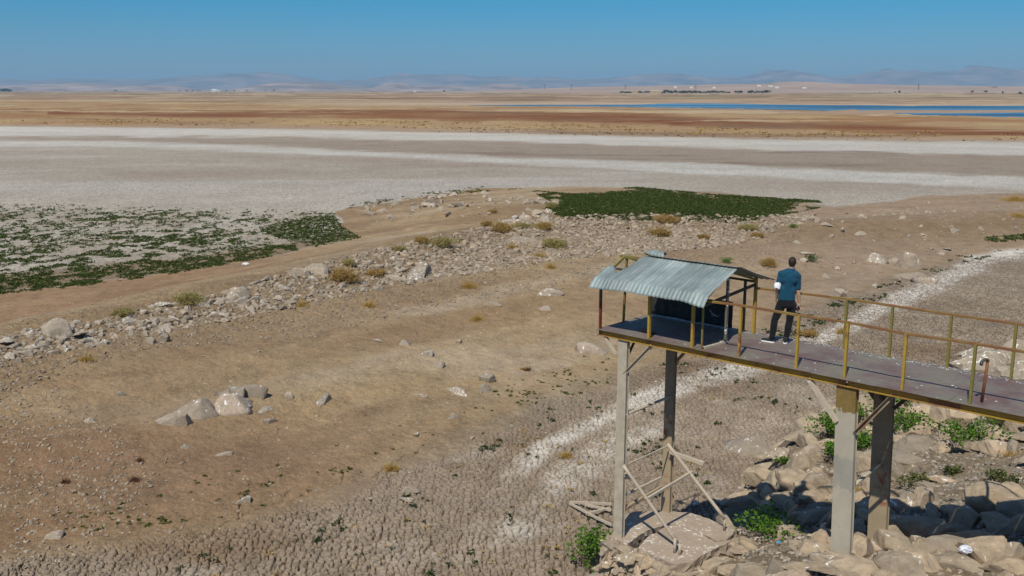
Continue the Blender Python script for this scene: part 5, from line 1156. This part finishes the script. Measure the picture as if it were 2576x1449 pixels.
cover('channel_fringe', [(1650,905),(1900,820),(2150,745),(2300,680),(2420,640),(2576,615),(2700,605),(2700,618),(2576,632),(2440,658),(2310,708),(2190,765),(2070,825),(1900,890),(1700,940)], lambda px, py, X, Y: sst(.48, .62, fbm(X/1.5, Y/1.5, 341, 3))*.5, 1500, 28, 90, (-.1, .6), (.06, .16), M_mud, 'dark green fringe along the upper edge of the pale channel', nl=12)
cover('olive_weed', [(2480,600),(2576,588),(2700,585),(2700,600),(2560,605),(2490,612)], lambda px, py, X, Y: .5+0*X, 260, 40, 105, (.3, .7), (.15, .3), M_lf2, 'olive weed patch at the right edge of the far sand', nl=12)
# scrub of the rust-coloured band, far across the flat
FAR = [(-300,290),(0,296),(700,300),(1300,310),(2000,325),(2576,335),(3000,345),(3000,358),(2576,352),(2000,346),(1300,330),(600,318),(0,312),(-300,310)]
cover('far_scrub', FAR, lambda px, py, X, Y: sst(.5, .65, fbm(X/12, Y/12, 351, 3))*.8+.05, 5200, 230, 720, (-.65, .65), (.2, .65), M_dry, 'ochre scrub dotted over the rust-coloured band beyond the white flats', nl=10, cat='scrub', hz=.5)
cover('far_scrub', [(880,292),(1000,312),(1100,313),(1080,318),(2300,352),(2576,352),(2480,356),(2100,352),(1200,336),(1080,332),(1180,330),(1000,318)], lambda px, py, X, Y: .12+0*X, 900, 230, 600, (-.2, .6), (.2, .5), M_lf2, 'faint green scrub along the far shore', nl=8, cat='scrub', hz=.3)
# litter
def rag(px, py, w, label, col, z=.03):
    p, W_ = gloc(px, py, w); V, Q = ico(3); V = V*np.array([1, .7, .55])*(1+.5*(vn(V[:, 0]*3+px, V[:, 1]*3+V[:, 2]*2, 9)-.5)+.35*(vn(V[:, 0]*8+V[:, 2]*6+px, V[:, 1]*8, 10)-.5))[:, None]*W_/2
    o = mesh_np('plastic_bag', V, Q, simple('bag_plastic', col, .35, .1, 30, spec=.5), smooth=False); o.location = p; o.location.z += z+W_*.15; return tag(o, label, 'bag')
rag(2556, 1322, 26, 'turquoise plastic bag lying by the huge square boulder near the right edge', (.02, .42, .50)); rag(2540, 1322, 22, 'white plastic bag next to the turquoise one', (.75, .74, .70))
rag(2425, 1420, 34, 'crumpled clear plastic bag on the brown domed boulder in the front row', (.62, .62, .68), .26); rag(2243, 1318, 16, 'white scrap of plastic at the foot of the shaded stones', (.8, .8, .8), .12); rag(1958, 1374, 10, 'bright blue bottle cap lying in the gravel pocket', (.02, .30, .55), .08)
rag(1750, 1272, 16, 'pale grey plastic sheet on the mud behind the slab', (.5, .52, .5)); rag(618, 668, 16, 'white scrap lying at the edge of the left green patch', (.8, .8, .78)); rag(1332, 908, 0.1, '', (.5, .5, .5)) if False else None
# ------------------------------------------------------------------ far land
def far_ridge(name, prof, Y0, depth, mat, seed, rough=.12, n=1300, rows=18):
    xs = np.linspace(prof[0][0], prof[-1][0], n); top = np.interp(xs, [p[0] for p in prof], [p[1] for p in prof]); V = []
    hz_y = 227.5
    for j in range(rows+1):
        v = j/rows; Yr = Y0+depth*(v-.5); X = (xs-1288)/F_*Y0*math.cos(0)*1.02; H0 = (hz_y-top)/F_*Y0*1.04
        e = 1-abs(2*v-1)**1.5; nn = fbm(X/(Y0*.02)+seed, np.full(n, Yr/(Y0*.02)), seed, 6)-.5
        z = H0*e*(1+rough*3*nn*(1 if j != rows//2 else .5)*(1-.3*e))-15*(1-e); V.append(np.stack([X, np.full(n, Yr)+nn*depth*.1, z], -1))
    V = np.concatenate(V); i = np.arange((rows+1)*n).reshape(rows+1, n); Q = np.stack([i[:-1, :-1], i[:-1, 1:], i[1:, 1:], i[1:, :-1]], -1).reshape(-1, 4)
    o = mesh_np(name, V, Q, mat, smooth=True); return tag(o, kind='structure')
def landmat(name, a, b_, sc):
    m, n, b = newmat(name); mp = node(n, 'ShaderNodeMapping'); mp.inputs['Scale'].default_value = (sc, sc, sc*3); n.links.new(coords(n), mp.inputs[0])
    n.links.new(ramp(n, noise(n, 1., 6, .65, mp.outputs[0]), [(.35, a), (.65, b_)]), b.inputs['Base Color']); b.inputs['Roughness'].default_value = 1; return m
BR = [(-900,206),(-200,207),(200,200),(400,202),(560,190),(680,184),(760,191),(850,206),(950,202),(1030,188),(1150,191),(1250,199),(1350,196),(1450,203),(1550,197),(1650,189),(1750,196),(1840,198),(1880,190),(1905,181),(1925,184),(1950,179),(1985,181),(2010,190),(2060,200),(2110,193),(2160,183),(2220,180),(2280,188),(2330,184),(2390,173),(2450,173),(2500,179),(2576,180),(2800,178),(3500,190)]
FR_ = [(-900,222),(-200,218),(50,216),(150,211),(260,209),(340,215),(440,213),(520,222),(620,224),(700,209),(760,206),(830,207),(880,216),(960,219),(985,210),(1020,208),(1045,216),(1080,214),(1140,212),(1190,218),(1240,210),(1300,212),(1350,222),(1500,226)]
NH = [(1150,227),(1300,222),(1450,216),(1600,214),(1800,210),(1935,208),(1955,203.5),(1975,203.5),(2000,206.5),(2100,209),(2300,213),(2576,215),(2900,217),(3500,222)]
far_ridge('mountains', BR, 33000, 9000, landmat('mountain_rock', (.09, .08, .09), (.34, .25, .235), .0009), 3, .30)
far_ridge('pale_hills', FR_, 17000, 3500, landmat('pale_hill', (.16, .12, .11), (.46, .33, .28), .0016), 7, .2)
far_ridge('low_hill', NH, 7500, 5200, landmat('low_hill_soil', (.30, .21, .16), (.40, .29, .22), .002), 9, .03, rows=20)
M_white_w = simple('white_wall', (.72, .70, .66), .8, .06, .2, bmp=0); M_tan_w = simple('tan_wall', (.50, .38, .22), .8, .1, .2, bmp=0); M_roofr = simple('roof_tile_red', (.38, .16, .07), .8, .1, .2, bmp=0); M_win = simple('window_dark', (.03, .035, .04), .3, .1, 1, bmp=0)
def house(px, py, w, h, label, wall=M_white_w, roof=M_white_w, Y=None, wing=False):
    p = at(px, py, LZ) if Y is None else atd(px, py, Y); d = p[1]; W_ = w*d/F_; H_ = h*d/F_; D_ = max(W_*.5, 6)
    e = empty('house', p, label, 'house')
    bm = bmesh.new(); bmesh.ops.create_cube(bm, size=1, matrix=Matrix.Translation((0, 0, H_*.35)) @ Matrix.Diagonal((W_, D_, H_*.7, 1)))
    if wing: bmesh.ops.create_cube(bm, size=1, matrix=Matrix.Translation((W_*.75, -D_*.1, H_*.2)) @ Matrix.Diagonal((W_*.7, D_*.8, H_*.4, 1)))
    bm_obj('wall', bm, wall, e)
    bm = bmesh.new(); z0, z1 = H_*.7, H_; x, y = W_*.53, D_*.55; v = [bm.verts.new(q) for q in ((-x, -y, z0), (x, -y, z0), (x, y, z0), (-x, y, z0), (-x, 0, z1), (x, 0, z1))]
    for q in ((0, 1, 5, 4), (2, 3, 4, 5), (0, 4, 3), (1, 2, 5), (0, 3, 2, 1)): bm.faces.new([v[i] for i in q])
    bm_obj('roof', bm, roof, e)
    for k in (-.28, .0, .28):
        bm = bmesh.new(); bmesh.ops.create_cube(bm, size=1, matrix=Matrix.Translation((W_*k, -D_*.5-.1, H_*.38)) @ Matrix.Diagonal((W_*.1, .3, H_*.22, 1))); bm_obj('window', bm, M_win, e)
house(540, 230, 13, 5.5, 'large white barn standing alone on the horizon left of centre', wing=True)
house(1595, 234.2, 10, 5, 'small orange-roofed house at the left of the far tree row', M_tan_w, M_roofr); house(1648, 234.6, 24, 7, 'big tan farmhouse in a gap of the far tree row', M_tan_w, M_tan_w); house(1552, 231.5, 8, 3, 'low white house at the left end of the far tree row'); house(1842, 232.5, 9, 3, 'white house in the gap of the far tree row'); house(1876, 232.5, 9, 5, 'white two-storey house near the right end of the far tree row')
house(1361, 230.5, 5, 2, 'tiny white hut left of the far tree row'); house(2270, 233, 11, 3, 'white shed on the far plain towards the right'); house(1043, 232, 5, 2.5, 'tiny white hut in mid-plain right of the tower'); house(2480, 232.5, 6, 2.2, 'small white hut on the far plain near the right edge'); house(20, 231, 8, 2.5, 'pale low house beside dark trees on the far left horizon'); house(655, 229, 8, 2.5, 'pale house among small trees right of the large white barn'); house(610, 229.5, 5, 2, 'low pale house just right of the large white barn')
for px, py, l in ((1699, 221.5, 'white shed on the low hill above the big tan farmhouse'), (1739, 222, 'white shed on the low hill second from its left'), (1796, 222.5, 'long white shed on the low hill above the middle of the trees'), (1909, 217.5, 'highest white shed on the low hill'), (1938, 219, 'white shed beside the highest one on the low hill'), (1954, 222, 'white shed a little below the highest ones on the low hill'), (2023, 223, 'wide white shed alone on the right of the low hill')):
    # stand it on the hill itself
    r = ray(px, py); ks = np.linspace(5000, 8500, 200); zz = CAMZ+r[2]/r[1]*ks; H0 = (227.5-np.interp(px, [p[0] for p in NH], [p[1] for p in NH]))/F_*7500*1.04
    v = (ks-7500)/5200+.5; e = 1-np.abs(2*v-1)**1.5; zh = H0*e-15*(1-e); i = int(np.argmax(zh >= zz)) if (zh >= zz).any() else 100; house(px, py, 9 if 'wide' in l or 'highest' in l else 7, 3.4, l, Y=float(ks[i]))
M_ft = foliage('far_tree_leaf', (.025, .05, .02), (.06, .09, .03), .1)
def tree_mesh(seed, slim=1.):
    n = 240; P = blob_pts(n, .8*slim, .8*slim, .85, 8); P[:, 2] += .12; V, Q = leaves(P, .20, .6, .9)
    t = []; 
    for k in range(2):
        for i in range(6): a = i*math.pi/3; rr = .05-.02*k; t.append((rr*math.cos(a), rr*math.sin(a), .5*k))
    return V, Q, np.array(t), np.array([[i, (i+1) % 6, 6+(i+1) % 6, 6+i] for i in range(6)])
TM = []
for i in range(5):
    V, Q, tv, tq = tree_mesh(i, .7+.12*i); a = mesh_np('crown', V, Q, M_ft); b2 = mesh_np('trunk', tv, tq, M_stem); TM.append((a.data, b2.data)); bpy.data.objects.remove(a); bpy.data.objects.remove(b2)
def far_tree(px, py, h, label, group, w=1.5):
    p = at(px, py, LZ); H_ = h*p[1]/F_; me = random.choice(TM); e = empty('tree', p, label, 'tree', group, rz=random.uniform(0, 6)); e.scale = (H_*w, H_*w, H_)
    for nm, d in zip(('crown', 'trunk'), me): o = bpy.data.objects.new(nm, d); C.objects.link(o); o.parent = e
x = 1562
while x < 1932:
    if not (1588 < x < 1602 or 1636 < x < 1662 or 1836 < x < 1848 or 1868 < x < 1884): far_tree(x, 234.3+random.uniform(-.8, .6), random.uniform(3.2, 7.5) if x > 1665 else random.uniform(3, 5), 'dark green tree in the long row round the farmhouses across the water', 'trees of the far row')
    x += random.uniform(3.5, 6)
for x in (6, 12, 18, 25): far_tree(x, 231, random.uniform(5, 8), 'dark tree in the clump on the far left horizon', 'trees on the far left horizon')
for x in (288, 292, 452, 470, 485, 497, 503, 570, 590, 622, 668, 690): far_tree(x, 229.6, random.uniform(2.5, 4.5), 'small dark tree on the horizon around the large white barn', 'trees around the white barn')
for x, y in ((1117, 231.5), (1416, 232), (2190, 233), (2213, 233.5), (2252, 234), (2262, 234), (2445, 234), (2480, 234), (2522, 235), (2570, 236.5), (2566, 236.5)): far_tree(x, y, random.uniform(2.5, 6), 'lone dark tree on the far plain', 'lone trees of the far plain', 1.1)
M_pyl = simple('pylon_steel', (.10, .10, .11), .6, .1, 1, bmp=0)
def pylon(px, py, h, label, Y=None, w=.16):
    p = at(px, py, LZ) if Y is None else atd(px, py, Y); H_ = h*p[1]/F_; bm = bmesh.new(); th = H_*.018
    for sx_ in (-1, 1):
        for sy in (-1, 1): bar(bm, (sx_*H_*w*.5, sy*H_*w*.5, 0), (sx_*H_*.03, sy*H_*.03, H_), th, th, bev=0)
    for k in range(6):
        z0, z1 = H_*k/6, H_*(k+1)/6; a0, a1_ = H_*w*.5*(1-k/6)+H_*.03, H_*w*.5*(1-(k+1)/6)+H_*.03
        for s_ in (-1, 1): bar(bm, (-a0*s_, -a0, z0), (a1_*s_, -a1_, z1), th*.6, th*.6, bev=0)
    for z, l in ((.72, .26), (.85, .2), (.96, .14)): bar(bm, (-H_*l, 0, H_*z), (H_*l, 0, H_*z), th, th, bev=0)
    o = bm_obj('pylon', bm, M_pyl); o.location = p; return tag(o, label, 'pylon')
pylon(922, 229, 9, 'dark tower standing alone on the horizon left of centre', w=.3)
for x, l in ((1370, 'faint pylon left of the low hill'), (1437, 'second faint pylon at the foot of the low hill'), (1573, 'faint pylon above the left end of the far tree row'), (1750, 'faint pylon above the middle of the far tree row'), (2310, 'faint pylon over the right side of the low hill')): pylon(x, 226, 14, l, 5200)
# ------------------------------------------------------------------ air
bm = bmesh.new(); X1 = 64000.; zb, zt = -4., 900.
bmesh.ops.create_cube(bm, size=1, matrix=Matrix.Translation((0, 0, (zb+zt)/2)) @ Matrix.Diagonal((2*X1, 2*X1, zt-zb, 1)))
m = bpy.data.materials.new('haze_air'); m.use_nodes = True; n = m.node_tree; n.nodes.remove(n.nodes['Principled BSDF'])
pv = node(n, 'ShaderNodeVolumePrincipled'); pv.inputs['Color'].default_value = (.46, .76, 1., 1); pv.inputs['Density'].default_value = 4.0e-5; pv.inputs['Anisotropy'].default_value = 0.0
n.links.new(pv.outputs[0], n.nodes['Material Output'].inputs['Volume'])
hz = bm_obj('haze', bm, m); tag(hz, kind='stuff')
